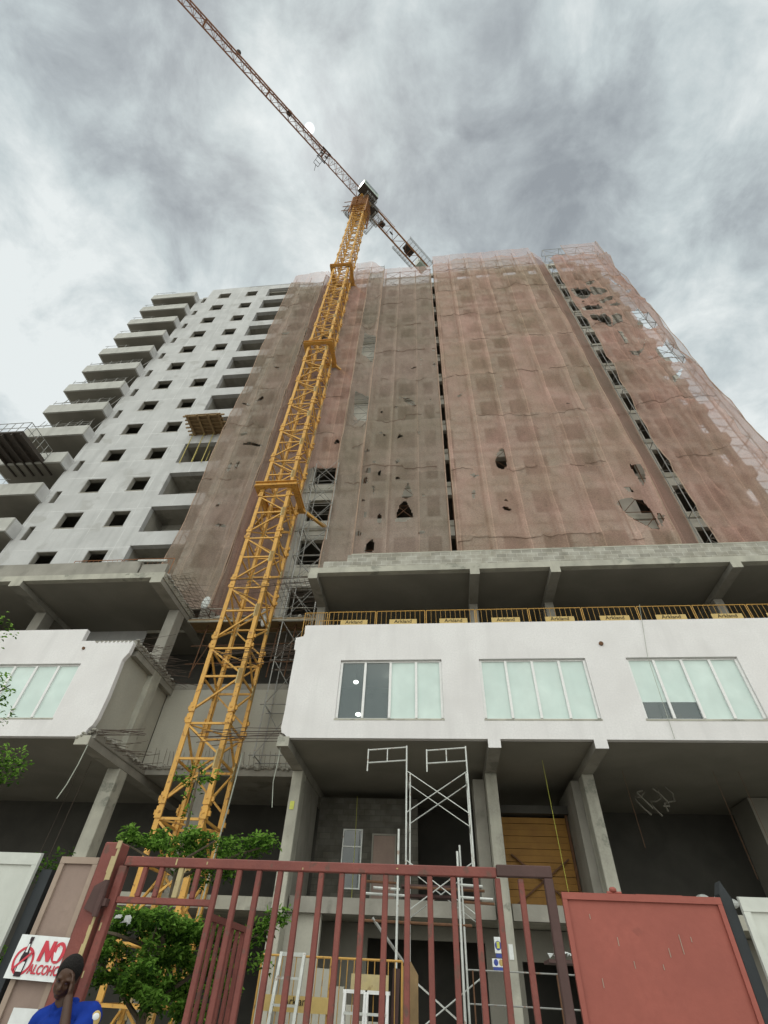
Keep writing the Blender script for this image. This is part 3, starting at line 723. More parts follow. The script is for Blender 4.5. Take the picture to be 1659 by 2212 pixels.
split_net('debris_net', 'torn rose debris net wrapping the right corner of the tower', [(13.72, 19.2), (19.45, 19.2)], 15.5, lambda x: 58.3, 12.2, 'net_d', HD, seams=(51.6, 46.4, 41.2, 35.6, 30.2, 24.8), amp=2.1)
split_net('debris_net', 'sheer rooftop net above the torn rose net at the right corner', [(15.7, 19.2), (19.45, 19.2)], 58.3, lambda x: 62.55, 13.2, 'net_top', (), amp=.35)
split_net('debris_net', 'end net hung over the scaffold side at the far right corner', [(19.45, 19.22), (19.5, 20.3)], 15.5, lambda x: 62.5, 14.2, 'net_top', (), amp=1.2)

# ------------------------------------------------------------------ scaffolds behind the nets
def scaffold(label, xs, y0, y1, z0, z1, lift=2.0, side=False, m='rust', braces=True):
    t = thing('net_scaffold', label, 'scaffold', (xs[0], y0, z0))
    nl = int((z1 - z0) / lift)
    for x in xs:
        MB().tube([(x, y0, z0), (x, y0, z1)], .03, 4).tube([(x, y1, z0), (x, y1, z1)], .03, 4).build('standard', m, t)
    for i in range(nl + 1):
        z = z0 + i * lift; k = MB()
        k.tube([(xs[0], y0, z), (xs[-1], y0, z)], .026, 4); k.tube([(xs[0], y1, z), (xs[-1], y1, z)], .026, 4)
        for x in xs: k.tube([(x, y0, z), (x, y1, z)], .026, 4)
        k.build('ledger', m, t)
    if braces:
        for a, b in zip(xs, xs[1:]):
            k = MB()
            for i in range(nl):
                z = z0 + i * lift; k.tube([(a, y0 + .04, z), (b, y0 + .04, z + lift)], .018, 4); k.tube([(b, y0 + .04, z), (a, y0 + .04, z + lift)], .018, 4)
            k.build('brace', m, t)
    return t
scaffold('rusty scaffold frames behind the leftmost brown net', [-14.3, -12.6, -11.0], 19.5, 20.1, 14.5, 59.9, 1.9)
scaffold('scaffold frames behind the net strips around the crane mast', [-7.5, -5.8, -4.3], 19.6, 20.15, 14.5, 62.3, 1.9, m='steel')
scaffold('scaffold frames behind the holed brown net', [-4.0, -2.4, -.7, .95], 19.5, 20.1, 14.5, 59.6, 1.95)
scaffold('scaffold frames behind the broad pink net', [1.32, 3.1, 4.9, 6.7, 8.45, 10.25, 12.05], 19.5, 20.15, 14.5, 62.4, 2.0)
scaffold('bare topped scaffold behind the torn rose net at the right corner', [13.75, 15.6, 17.5, 19.35], 19.5, 20.15, 14.5, 62.5, 2.0, m='steel')
t = scaffold('scaffold return along the far right end of the tower', [17.5, 19.3], 21.6, 23.4, 14.5, 62.0, 2.0, m='steel')

# ------------------------------------------------------------------ podium
PY = 16.0
pod = thing('podium_block', 'long concrete podium with a white painted window band and open galleries', 'building', (0, 18, 0))
def P_(name, mb, m, parent=pod, **k): return mb.build(name, m, parent, **k)
# slabs (notch for the crane between x -11.7 and -5.2)
for nm, z0, z1, mm in (('roof_slab', 14.22, 14.5, 'conclt'), ('gallery_slab', 10.98, 11.25, 'conc'), ('first_floor_slab', 7.5, 7.76, 'conc')):
    yy = PY + (.002 if nm == 'roof_slab' else .205)
    for (x0, x1) in ((-26, -11.72), (-5.2, 17)):
        P_(nm, MB().box(x0, yy, z0, x1, 24, z1), mm)
    P_(nm, MB().box(-11.718, 20.0, z0, -5.202, 24, z1), mm)
# soffit sheets: undersides with their shade put into a darker concrete colour
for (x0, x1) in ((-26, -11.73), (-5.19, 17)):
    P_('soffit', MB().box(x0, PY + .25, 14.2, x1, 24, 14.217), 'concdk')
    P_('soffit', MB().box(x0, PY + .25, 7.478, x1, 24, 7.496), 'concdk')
# roof parapet of blocks
P_('block_parapet', MB().box(-3.66, PY + .03, 14.5, 17, PY + .22, 15.17), 'blockw')
P_('block_parapet', MB().box(-4.68, PY + .03, 14.5, -3.663, PY + .22, 14.85), 'blockw')
P_('parapet_coping', MB().box(-3.5, PY + .02, 15.17, 17, PY + .24, 15.23), 'conclt')
P_('block_parapet', MB().box(-26, PY + .03, 14.5, -13.1, PY + .22, 15.2), 'conc')
P_('block_parapet', MB().box(-13.0, PY + .03, 14.5, -11.8, PY + .22, 15.0), 'conc')
# beams and columns
CX = [(-25.0, -24.4), (-18.9, -18.35), (-12.25, -11.75), (-5.24, -4.86), (1.5, 1.88), (4.7, 5.08), (11.55, 11.93)]
for i, (a, b) in enumerate(CX):
    bb = P_('gallery_beam', MB().box(a, PY - .02 + .03, 13.95, b, 24, 14.22 - .025), 'conc')
    MB().box(a - .003, PY - .02, 13.94, b + .003, PY + .012, 14.24).build('beam_end', 'conclt', bb)
    P_('gallery_column', MB().box(a + .01, 18.1, 11.25, b - .01, 18.75, 13.948), 'conc', bevel=.015)
    if a < -13 or a > 9: continue
    bb = P_('ground_beam', MB().box(a, PY + .03, 7.22, b, 24, 7.474), 'conc')
    MB().box(a - .003, PY - .004, 7.22, b + .003, PY + .03, 7.52).build('beam_end', 'white' if -11 < a < 9 and a > -5 or a > 0 else 'conclt', bb)
    P_('ground_column', MB().box(a, 18.35, 0, b, 18.95, 7.218), 'conclt', bevel=.02)
# pier walls behind some columns
P_('pier_wall', MB().box(-5.22, 18.96, 3.0, -4.9, 21.4, 7.2), 'conc')
P_('pier_wall', MB().box(4.45, 19.0, 3.75, 4.72, 21.5, 7.2), 'conc')
P_('pier_wall', MB().box(1.1, 19.0, 3.75, 1.49, 20.2, 7.2), 'conc')
P_('pier_wall', MB().box(11.3, 21.5, 0, 12.0, 23.0, 7.45), 'concdk')
P_('pier_wall', MB().box(-9.6, 20.2, 0, -9.0, 20.8, 7.4), 'conc')
# back walls, ends, sides
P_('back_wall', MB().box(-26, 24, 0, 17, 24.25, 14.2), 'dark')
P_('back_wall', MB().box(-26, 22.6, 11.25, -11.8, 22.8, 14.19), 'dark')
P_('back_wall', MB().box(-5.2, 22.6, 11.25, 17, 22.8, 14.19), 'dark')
P_('end_wall', MB().box(17, 16.2, 0, 17.25, 24, 14.2), 'conc')
P_('end_wall', MB().box(-26.25, 16.2, 0, -26, 24, 14.2), 'conc')
P_('notch_wall', MB().box(-11.95, 20.003, 7.76, -5.2, 20.2, 10.98), 'plain')
P_('notch_side_wall', MB().box(-12.15, PY + .21, 7.77, -11.98, 20.0, 10.9), 'plain')
P_('notch_column', MB().box(-12.0, 18.1, 7.77, -11.74, 18.7, 10.97), 'conclt')
P_('notch_beam', MB().box(-12.05, PY + .5, 10.72, -11.75, 20, 10.978), 'conc')
P_('notch_side_wall', MB().box(-5.15, PY + .21, 7.77, -4.98, 20.0, 10.97), 'plain')
for (x, y) in ((-8.6, 22.9),): P_('block_wall', MB().box(-11.7, 22.8, 11.25, -5.3, 22.95, 14.2), 'dark')
# mezzanine
P_('mezzanine_slab', MB().box(-12, 18.96, 3.38, 17, 23.9, 3.72), 'conclt')
P_('mezzanine_beam', MB().box(-4.8, 18.7, 3.36, 1.45, 18.957, 3.75), 'conc'); P_('mezzanine_beam', MB().box(1.95, 18.7, 3.36, 4.65, 18.957, 3.75), 'conc')
P_('block_wall', MB().wall(-4.8, -.95, 3.72, 7.2, 21.5, 21.7, [(-3.78, -3.03, 4.3, 6.13)]), 'blockd')
# lower room fronts
P_('lower_wall', MB().wall(-4.8, 17, 0, 3.36, 21.0, 21.2, [(-2.6, 1.2, -.1, 3.0), (2.3, 4.3, -.1, 2.6)]), 'concdk')
d = P_('door', MB().box(-2.6, 21.42, 3.72, -1.8, 21.495, 5.93), 'pink')
MB().box(-2.66, 21.38, 3.72, -2.603, 21.49, 5.99).box(-1.797, 21.38, 3.72, -1.74, 21.49, 5.99).box(-2.603, 21.38, 5.933, -1.797, 21.49, 5.99).build('door_frame', 'conc', d)
wf = MB()
for x in (-3.78, -3.07): wf.box(x, 21.44, 4.3, x + .04, 21.5, 6.13)
for z in (4.3, 5.55, 6.09): wf.box(-3.74, 21.44, z, -3.07, 21.5, z + .04)
o = P_('interior_window', wf, 'galv'); MB().box(-3.74, 21.46, 4.34, -3.07, 21.47, 6.09).build('pane', 'glassdk', o)
# stair
st = MB()
for i in range(11):
    st.box(-5.2 + .27 * i, 19.2, 3.36 - .29 * (i + 1) - .32, -4.93 + .27 * i, 20.6, 3.36 - .29 * i)
P_('staircase', st, 'conc')
P_('stair_wall', MB().prism([(-5.2, 0), (-1.9, 0), (-1.9, 1.15), (-2.5, 1.15), (-2.5, 1.45), (-2.95, 1.45), (-2.95, 1.8), (-3.4, 1.8), (-3.4, 2.15), (-3.8, 2.15), (-3.8, 3.36), (-5.2, 3.36)], 18.96, 19.15), 'plain')

# white band: right
RW = [(-3.44, .17), (1.48, 5.1), (6.44, 10.02), (11.4, 15.0)]
holes = [(a, b, 8.1, 10.2) for a, b in RW]
P_('white_wall', MB().wall(-4.86, 17, 7.48, 11.67, PY, PY + .2, holes), 'white')
edge = [(-4.86, 7.48), (-4.86, 11.67), (-4.98, 11.66), (-4.96, 11.3), (-4.99, 11.2), (-5.27, 11.14), (-5.26, 10.66), (-5.19, 10.62), (-5.2, 9.6), (-5.18, 8.4), (-5.2, 7.8), (-5.15, 7.64), (-5.05, 7.6), (-4.95, 7.5)]
P_('wall_edge', MB().prism(edge, PY, PY + .2), 'white')
P_('broken_edge', MB().prism([(-5.22, 7.62), (-5.14, 7.56), (-4.9, 7.47), (-4.87, 7.35), (-5.16, 7.36)], PY + .01, PY + .5), 'spall')
# white band: left
P_('white_wall', MB().wall(-26, -13.4, 7.48, 11.66, PY, PY + .2, [(-17.1, -13.48, 8.1, 10.17), (-23.5, -19.4, 8.1, 10.17), (-13.95, -13.3, 11.13, 11.7)]), 'white')
teeth = []
x = -11.8
while x > -13.3:
    teeth += [(x, 11.12), (x - .09, 11.0)]; x -= .17
edge = [(-13.4, 7.48), (-12.2, 7.48), (-12.13, 7.56), (-12.02, 7.6), (-11.98, 7.74), (-11.88, 7.86), (-11.82, 8.1), (-11.80, 8.9), (-11.84, 9.7), (-11.88, 10.3), (-11.82, 10.45), (-11.74, 10.6), (-11.72, 11.0)] + teeth + [(-13.4, 11.12)]
P_('wall_edge', MB().prism(edge, PY, PY + .2), 'white')
def rubble(n, f, sz):
    sp = MB()
    for i in range(n): sp.ellipsoid(f(i / n), (sz * random.uniform(.7, 1.3), sz * 1.1, sz * random.uniform(.5, .9)), 5, 4)
    P_('rubble', sp, 'spall')
U = random.uniform
rubble(26, lambda t: (-12.3 + .55 * t, PY + .1 + U(-.1, .3), 7.4 + .38 * t + U(-.05, .05)), .07)
rubble(34, lambda t: (-5.18 + U(-.05, .03), PY + .1 + 2.0 * t, 7.42 + U(-.08, .12)), .08)
rubble(64, lambda t: (-11.7 + 6.4 * t, 19.97, 7.76 + U(-.02, .08)), .09)
for z_ in (7.74, 11.22, 14.5): rubble(40, lambda t: (-11.74 + U(-.04, .04), PY + .2 + 3.7 * t, z_ + U(-.04, .05)), .075)
# windows
def band_window(x0, x1, z0, z1, clear=(), half=(), n=4):
    fr = MB(); y0, y1 = PY + .11, PY + .17
    fr.box(x0 + .003, y0, z0 + .003, x1 - .003, y1, z0 + .06); fr.box(x0 + .003, y0, z1 - .06, x1 - .003, y1, z1 - .003)
    W_ = (x1 - x0) / n
    xs_ = [x0 + .003] + [x0 + W_ * i - .04 for i in range(1, n)] + [x1 - .085]
    for x in xs_: fr.box(x, y0 - .04, z0 + .06, x + .082, y1, z1 - .06)
    f = P_('band_window', fr, 'alu')
    for i in range(n):
        a, b = xs_[i] + .082, xs_[i + 1]
        if i in clear:
            MB().box(a, y0 + .025, z0 + .06, b, y0 + .032, z1 - .06).build('pane', 'glass', f)
        elif i in half:
            zh = z0 + .6
            MB().box(a, y0 + .025, z0 + .06, b, y0 + .032, zh).build('pane', 'glass', f)
            MB().box(a, y0 + .03, zh + .003, b, y0 + .045, z1 - .06).build('frosted_pane', 'blind', f)
            MB().box(a + .01, y0 + .07, zh + random.uniform(0, .03), b - .01, y0 + .075, z1 - .06).build('blind', 'blind', f)
        else:
            MB().box(a, y0 + .03, z0 + .06, b, y0 + .045, z1 - .06).build('pane', 'blind', f)
    MB().box(x0 - .02, PY - .012, z0 - .05, x1 + .02, PY + .105, z0 - .003 + .006).build('sill', 'conclt', f)
band_window(-3.44, .17, 8.1, 10.2, clear=(0, 1)); band_window(1.48, 5.1, 8.1, 10.2); band_window(6.44, 10.02, 8.1, 10.2, half=(0, 1)); band_window(11.4, 15, 8.1, 10.2)
band_window(-17.1, -13.48, 8.1, 10.17); band_window(-23.5, -19.4, 8.1, 10.17)
# rooms behind the clear panes
P_('room_wall', MB().box(-4.97, 19.7, 7.77, 5.9, 19.8, 10.97), 'conclt'); P_('room_wall', MB().box(5.9, PY + .3, 7.77, 6.0, 19.8, 10.97), 'conclt')
P_('ceiling', MB().box(-4.97, PY + .25, 10.9, 16.9, 19.7, 10.972), 'alu')
for (x, y, z) in ((-3.0, 17.0, 9.85), (-2.78, 16.75, 8.55), (-1.75, 18.6, 10.6)):
    l = P_('pendant_lamp', MB().ellipsoid((x, y, z), (.10, .10, .06), 14, 8), 'lamp', smooth=True)
    MB().tube([(x, y, z + .1), (x, y, 10.9)], .008, 4).build('cable', 'ink', l)
P_('stored_carton', MB().box(7.3, 16.6, 7.77, 7.8, 17.1, 8.5), 'timber')
P_('drain_pipe', MB().tube([(5.77, PY - .05, 10.73), (5.77, PY + .1, 10.73)], .075, 12), 'rust')
P_('drain_pipe', MB().tube([(-13.69, PY - .05, 10.8), (-13.69, PY + .1, 10.8)], .055, 12), 'rust')
# starter bars
def bars(name, pts_dirs, r=.008, m='rebar'):
    k = MB()
    for p, d, L_ in pts_dirs:
        p = Vector(p); d = Vector(d).normalized(); q = p + d * L_; mid = p + d * L_ * .5 + Vector((0, 0, .05 * L_ * random.uniform(-.3, .6)))
        k.tube([p, mid, q + Vector((0, 0, random.uniform(-.12, .1) * L_ * .4))], r, 4, cap=False)
    return P_(name, k, m)
def side(x, sgn, zs, y0, y1, n, L0, L1, sp=.12):
    out = []
    for i in range(n):
        y = y0 + (y1 - y0) * i / n + random.uniform(-.03, .03)
        out.append(((x, y, random.choice(zs)), (sgn, random.uniform(-sp, sp), random.uniform(-sp, sp)), random.uniform(L0, L1)))
    return out
bars('starter_bars', side(-11.72, 1, (14.28, 14.42), 16.1, 19.9, 34, .8, 1.9, .15))
bars('starter_bars', side(-11.72, 1, (11.02, 11.18), 16.1, 19.9, 46, .5, 1.5, .35))
bars('starter_bars', side(-11.95, 1, (7.6, 7.7), 16.1, 19.9, 26, .5, 1.5, .12))
bars('starter_bars', side(-5.2, -1, (14.28, 14.42), 16.9, 19.9, 22, .8, 1.6, .12))
bars('starter_bars', [((-5.2, 16.15 + i * .09, 14.1 + .09 * (i % 3)), (-1, .02 * i, -.03), 3.3 + .3 * random.random()) for i in range(7)], .011)
bars('starter_bars', [((-5.2, 16.2 + i * .07, 10.75 + .12 * (i % 4)), (-1, .03 * i, -.04), 2.8 + .8 * random.random()) for i in range(10)], .011)
bars('starter_bars', side(-5.2, -1, (11.02, 11.15, 10.8), 16.3, 19.9, 60, .7, 1.5, .3))
bars('starter_bars', [((-5.2, 16.1 + i * .06, 7.58 + .1 * (i % 4)), (-1, .03 * i, .01), 2.6 + .7 * random.random()) for i in range(9)], .011)
bars('starter_bars', [((-11.95, 16.1 + i * .06, 7.64 + .08 * (i % 3)), (1, .0, .0), 1.9) for i in range(6)], .011)
bars('starter_bars', [((-11.5 + i * .21, 20.0, 7.76), (random.uniform(-.1, .1), -.25, 1), random.uniform(.5, .8)) for i in range(30)], .007)
# mesh mats hanging in the gap (upper left)
k = MB()
for i in range(14): k.tube([(-11.7, 16.2 + i * .26, 14.45), (-10.4, 16.4 + i * .26, 14.2 - .02 * i)], .008, 4)
for i in range(6): k.tube([(-11.5 + i * .22, 16.1, 14.42 - .03 * i), (-11.4 + i * .22, 19.9, 14.2)], .008, 4)
P_('bar_mat', k, 'rebar')
k = MB()
for i in range(9): k.tube([(-5.3, 16.4 + i * .3, 14.2), (-6.9, 16.5 + i * .3, 14.0)], .008, 4)
for i in range(7): k.tube([(-5.5 - i * .22, 16.3, 14.17 - .02 * i), (-5.5 - i * .22, 19.3, 14.1)], .008, 4)
P_('bar_mat', k, 'rebar')

# scaffold in the notch, right behind the mast
nsc = thing('notch_scaffold', 'grey tube scaffold standing in the podium gap right of the mast', 'scaffold', (-6.3, 19.3, 11.3))
for x in (-7.0, -5.6):
    for y in (18.9, 19.8):
        MB().tube([(x, y, 7.8), (x, y, 25.2)], .028, 5).build('standard', 'steel', nsc)
for i in range(9):
    k = MB(); kk = MB(); z = 7.9 + i * 1.95
    for y in (18.9, 19.8): k.tube([(-7.2, y, z), (-5.5, y, z)], .024, 4)
    for x in (-7, -5.6): k.tube([(x, 18.9, z), (x, 19.8, z)], .024, 4)
    kk.tube([(-7, 18.88, z), (-5.6, 18.88, z + 1.95)], .018, 4); kk.tube([(-5.6, 18.88, z), (-7, 18.88, z + 1.95)], .018, 4)
    k.build('ledger', 'steel', nsc); kk.build('brace', 'steel', nsc)
nsr = thing('shoring_frames', 'rusty red shoring frames in the dark gap between the galleries', 'scaffold', (-9, 19.2, 11.3))
for x in (-10.9, -10.2, -7.4, -6.6, -6.0): MB().tube([(x, 19.4, 11.25), (x + .15, 19.3, 14.2)], .03, 5).build('standard', 'rust', nsr)
k = MB()
for z in (11.9, 12.8, 13.6): MB().tube([(-11.3, 19.4, z), (-5.6, 19.4, z + .1)], .025, 5).build('ledger', 'rust', nsr)
k.tube([(-10.9, 19.35, 11.4), (-10.2, 19.35, 13.6)], .02, 4); k.tube([(-6.6, 19.35, 13.8), (-5.5, 19.35, 11.8)], .02, 4)
k.build('brace', 'rust', nsr)
# work platform at roof level behind the mast with debris
wp = thing('work_deck', 'narrow timber work deck with rubbish sacks behind the crane mast', 'platform', (-8.4, 19.3, 13.9))
MB().box(-11.6, 18.9, 13.86, -5.3, 20.0, 13.94).build('deck', 'timber', wp)
MB().tube([(-11.6, 18.9, 13.8), (-5.3, 18.9, 13.8)], .05, 6).tube([(-11.6, 18.9, 14.5), (-5.3, 18.9, 14.45)], .022, 6).build('rail', 'conclt', wp)
rg = MB()
for i in range(46):
    rg.ellipsoid((-11.5 + i * .134, random.uniform(19, 19.7), 14.0 + random.uniform(0, .12)), (random.uniform(.1, .25), .15, random.uniform(.05, .14)), 6, 5)
rg.build('rubbish', 'spall', wp)
sk = MB(); sk.ellipsoid((-8.0, 18.95, 14.2), (.16, .1, .36), 8, 6); sk.ellipsoid((-7.9, 18.9, 13.75), (.14, .1, .3), 8, 6); sk.ellipsoid((-11.1, 19.0, 14.9), (.22, .12, .4), 8, 6)
sk.build('plastic_sheet', 'rag', wp)

# railing on the gallery
def rail(x0, x1, z0, y, m, label, board=True, group='guard rails along the gallery', text_on=True, lean=0.0, bz=.5, bh=.29):
    t = thing('guard_rail', label, 'railing', ((x0 + x1) / 2, y, z0), group)
    h = 1.19; k = MB()
    for x in (x0, x1): k.tube([(x, y, z0), (x + lean, y, z0 + h)], .016, 6)
    k.tube([(x0 + lean, y, z0 + h), (x1 + lean, y, z0 + h)], .017, 6); k.tube([(x0, y, z0 + .12), (x1, y, z0 + .12)], .018, 6)
    k.build('frame', m, t)
    k = MB(); n = 10
    for i in range(1, n):
        x = x0 + (x1 - x0) * i / n; k.tube([(x, y, z0 + .12), (x + lean, y, z0 + h)], .0075, 5)
    k.build('balusters', m, t)
    if board:
        c = (x0 + x1) / 2 + .1
        b = MB().box(c - .53, y - .045, z0 + bz, c + .53, y - .026, z0 + bz + bh).build('board', 'board', t)
        if text_on: text('lettering', 'Arkland', .72 * bh, (c, y - .05, z0 + bz + .65 * bh), FRONT, 'ink', b, sx=1.02)
    return t
rx = [-4.2, -2.3, -.36, 1.56, 3.57, 5.54, 7.54, 9.52, 11.42, 13.3]
rl = ['yellow guard rail panel above the left pane of the first right hand window', 'yellow guard rail panel above the right half of the clear paned window',
      'yellow guard rail panel above the wall between the first two windows', 'yellow guard rail panel crossing the second gallery column from the mast',
      'yellow guard rail panel in front of the third gallery column from the mast', 'yellow guard rail panel above the round drain hole',
      'yellow guard rail panel above the hanging cord on the white band', 'yellow guard rail panel left of the rightmost visible gallery column', 'yellow guard rail panel cut by the right edge of the photo']
for i in range(9):
    rail(rx[i] + .03, rx[i + 1] - .03, 11.25, 16.3, 'yellow', rl[i])
rail(-5.17, -4.25, 11.25, 16.32, 'yellow', 'short yellow guard rail panel at the broken left end of the right gallery', text_on=False, board=False)
rail(-4.7, -3.2, 11.25, 16.9, 'yellow', 'spare yellow guard rail stacked behind the gallery railing near its left end', board=False)
for a, b, l in ((-17.0, -14.6, 'rusty orange guard rail on the left roof edge, left one'), (-14.5, -12.0, 'rusty orange guard rail on the left roof edge beside the nets')):
    rail(a, b, 14.6, 16.6, 'brownrail', l, board=False, group='guard rails on the left roof')
o = MB().tube([(-13.2, 15.9, 15.1), (-11.9, 16.0, 15.15)], .06, 8).build('white_pipe', 'galv'); tag(o, 'short white pipe lying on the left roof edge near the nets', 'pipe')

# ------------------------------------------------------------------ tower crane
MC = Vector((-8.315, 17.945)); HS = .745
crane = thing('tower_crane', 'tall orange lattice tower crane rising through the podium gap', 'crane', (MC.x, MC.y, 0))
def section(z0):
    """one 3 m mast section, z0 bottom joint"""
    t = bpy.data.objects.new('mast_section', None); COL.objects.link(t); t.empty_display_size = .1
    t.parent = crane; t.location = (0, 0, z0)
    cor = [Vector((MC.x + sx * HS, MC.y + sy * HS, 0)) for sx, sy in ((-1, -1), (1, -1), (1, 1), (-1, 1))]
    for ci, c in enumerate(cor):
        k = MB(); sx = -1 if ci in (0, 3) else 1; sy = -1 if ci < 2 else 1
        a, b = c.x, c.y
        k.box(a - .085, b - .085 if sy < 0 else b + .05, z0, a + .085, b - .05 if sy < 0 else b + .085, z0 + 3)
        k.box(a - .085 if sx < 0 else a + .05, b - .05, z0, a - .05 if sx < 0 else a + .085, b + .085 if sy < 0 else b + .05, z0 + 3)
        k.box(a - .05, b - .05, z0, a + .05, b + .05, z0 + 3)
        k.build('leg', 'orange', t)
        for q_, zz in enumerate((z0 + .03, z0 + 2.62)):
            k = MB(); k.box(a - .11, b + sy * .088, zz, a + .11, b + sy * .118, zz + .34)
            k.box(a + sx * .088, b - .11, zz, a + sx * .118, b + .11, zz + .34)
            k.box(a + sx * .12, b - .04, zz + .1, a + sx * .2, b + .04, zz + .24)
            zz += .17
            k.tube([(a, b + sy * .118, zz), (a, b + sy * .15, zz)], .032, 6); k.tube([(a + sx * .118, b, zz), (a + sx * .15, b, zz)], .032, 6)
            k.build('fishplate', 'orange', t)
    for fi in range(4):
        p, q = cor[fi], cor[(fi + 1) % 4]
        if fi == 3: p, q = q, p
        n = Vector(((p.x + q.x) / 2 - MC.x, (p.y + q.y) / 2 - MC.y, 0)).normalized() * .045
        d = (q - p).normalized() * .085
        L_, R_ = p + d + n, q - d + n
        for zz in (2.62, 1.42): MB().bar((L_.x, L_.y, z0 + zz), (R_.x, R_.y, z0 + zz), .055, .075).build('strut', 'orange', t)
        k = MB()
        k.bar((L_.x, L_.y, z0 + 2.52), (R_.x, R_.y, z0 + 1.60), .065); k.bar((R_.x, R_.y, z0 + 1.30), (L_.x, L_.y, z0 + .20), .065)
        k.build('diagonal', 'orange', t)
        k = MB(); o = n.normalized() * .06
        G = q + o; dd = (q - p).normalized()
        a = G - dd * .13; b = G + dd * .085
        e = n.normalized() * .012
        k.add([(a + e)[:2] + (z0 + 1.18,), (b + e)[:2] + (z0 + 1.1,), (b + e)[:2] + (z0 + 1.78,), (a + e)[:2] + (z0 + 1.70,),
               (a - e)[:2] + (z0 + 1.18,), (b - e)[:2] + (z0 + 1.1,), (b - e)[:2] + (z0 + 1.78,), (a - e)[:2] + (z0 + 1.70,)],
              [(0, 1, 2, 3), (7, 6, 5, 4), (0, 4, 5, 1), (1, 5, 6, 2), (2, 6, 7, 3), (3, 7, 4, 0)]) if False else None
        A0 = Vector((a.x, a.y, z0 + 1.2)); 
        k.bar((G.x + e.x * 3, G.y + e.y * 3, z0 + 1.12), (G.x + e.x * 3, G.y + e.y * 3, z0 + 1.74), .2 if fi in (1, 3) else .2, .03, up=tuple(n.normalized()) ) if False else k.bar((G.x - dd.x * .03, G.y - dd.y * .03, z0 + 1.12), (G.x - dd.x * .03, G.y - dd.y * .03, z0 + 1.74), .21 if fi in (0, 2) else .05, .05 if fi in (0, 2) else .21, up=(0, 1, 0))
        k.build('gusset', 'orangelt', t)
    k = MB()
    for x in (-.18, .18): k.bar((MC.x + .25, MC.y + .35 + x, z0), (MC.x + .25, MC.y + .35 + x, z0 + 3), .03)
    for i in range(9): k.bar((MC.x + .25, MC.y + .17, z0 + .2 + i * .33), (MC.x + .25, MC.y + .53, z0 + .2 + i * .33), .02)
    k.bar((MC.x - .66, MC.y - .66, z0 + 2.6), (MC.x + .66, MC.y + .66, z0 + 2.6), .05)
    k.build('ladder', 'orange', t)
    return t
first = section(-.23)
for i in range(1, 28):
    c = copy_tree(first, crane); c.location = (0, 0, -.23 + 3 * i)
# anchorage collars
def collar(z):
    k = MB(); a = 1.15; w_ = .27; h = .3
    for s1 in (-1, 1):
        k.box(MC.x - a, MC.y + s1 * a - (w_ if s1 > 0 else 0), z, MC.x + a, MC.y + s1 * a + (0 if s1 > 0 else w_), z + .03)
        k.box(MC.x - a, MC.y + s1 * a - (w_ if s1 > 0 else 0), z + h, MC.x + a, MC.y + s1 * a + (0 if s1 > 0 else w_), z + h + .03)
        k.box(MC.x - a, MC.y + s1 * (a - .13) - .02, z + .03, MC.x + a, MC.y + s1 * (a - .13) + .02, z + h)
        k.box(MC.x + s1 * a - (w_ if s1 > 0 else 0), MC.y - a + w_, z - .001, MC.x + s1 * a + (0 if s1 > 0 else w_), MC.y + a - w_, z + .029)
        k.box(MC.x + s1 * a - (w_ if s1 > 0 else 0), MC.y - a + w_, z + h + .001, MC.x + s1 * a + (0 if s1 > 0 else w_), MC.y + a - w_, z + h + .031)
        k.box(MC.x + s1 * (a - .13) - .02, MC.y - a + w_, z + .03, MC.x + s1 * (a - .13) + .02, MC.y + a - w_, z + h)
    c = k.build('anchor_collar', 'orange', crane)
    MB().bar((MC.x + 1.1, MC.y + 1.1, z + .15), (-5.95, 20.28, z - .2), .16).build('tie_strut', 'orange', c)
    MB().bar((MC.x - 1.1, MC.y + 1.1, z + .15), (-10.6, 20.28, z + .1), .14).build('tie_strut', 'orange', c)
for z in (20.95, 37.7, 55.2): collar(z)
# slewing unit, cab, jibs
JD = Vector((-.650, -.760, 0)).normalized(); JS = Vector((-JD.y, JD.x, 0)) * -1     # JS points to the right-hand side seen from below
JS = Vector((.760, -.650, 0))
def J(d, s, z): return Vector((MC.x, MC.y, 0)) + JD * d + JS * s + Vector((0, 0, z))
def jbox(k, d0, d1, s0, s1, z0, z1):
    v = [J(d, s, z) for z in (z0, z1) for s in (s0, s1) for d in (d0, d1)]
    k.add(v, [(0, 2, 3, 1), (4, 5, 7, 6), (0, 1, 5, 4), (2, 6, 7, 3), (0, 4, 6, 2), (1, 3, 7, 5)]); return k
k = MB(); jbox(k, -1.0, 1.0, -1.0, 1.0, 83.8, 84.15); k.tube([(MC.x, MC.y, 84.15), (MC.x, MC.y, 84.7)], .95, 20)
k.build('slewing_ring', 'orange', crane)
k = MB(); jbox(k, -1.1, 1.1, -.9, .9, 84.7, 85.2); jbox(k, -.7, .7, -.6, .6, 85.2, 87.4); jbox(k, -2.4, -1.0, -.8, .9, 84.2, 86.0)
k.build('slewing_turret', 'cabdk', crane)
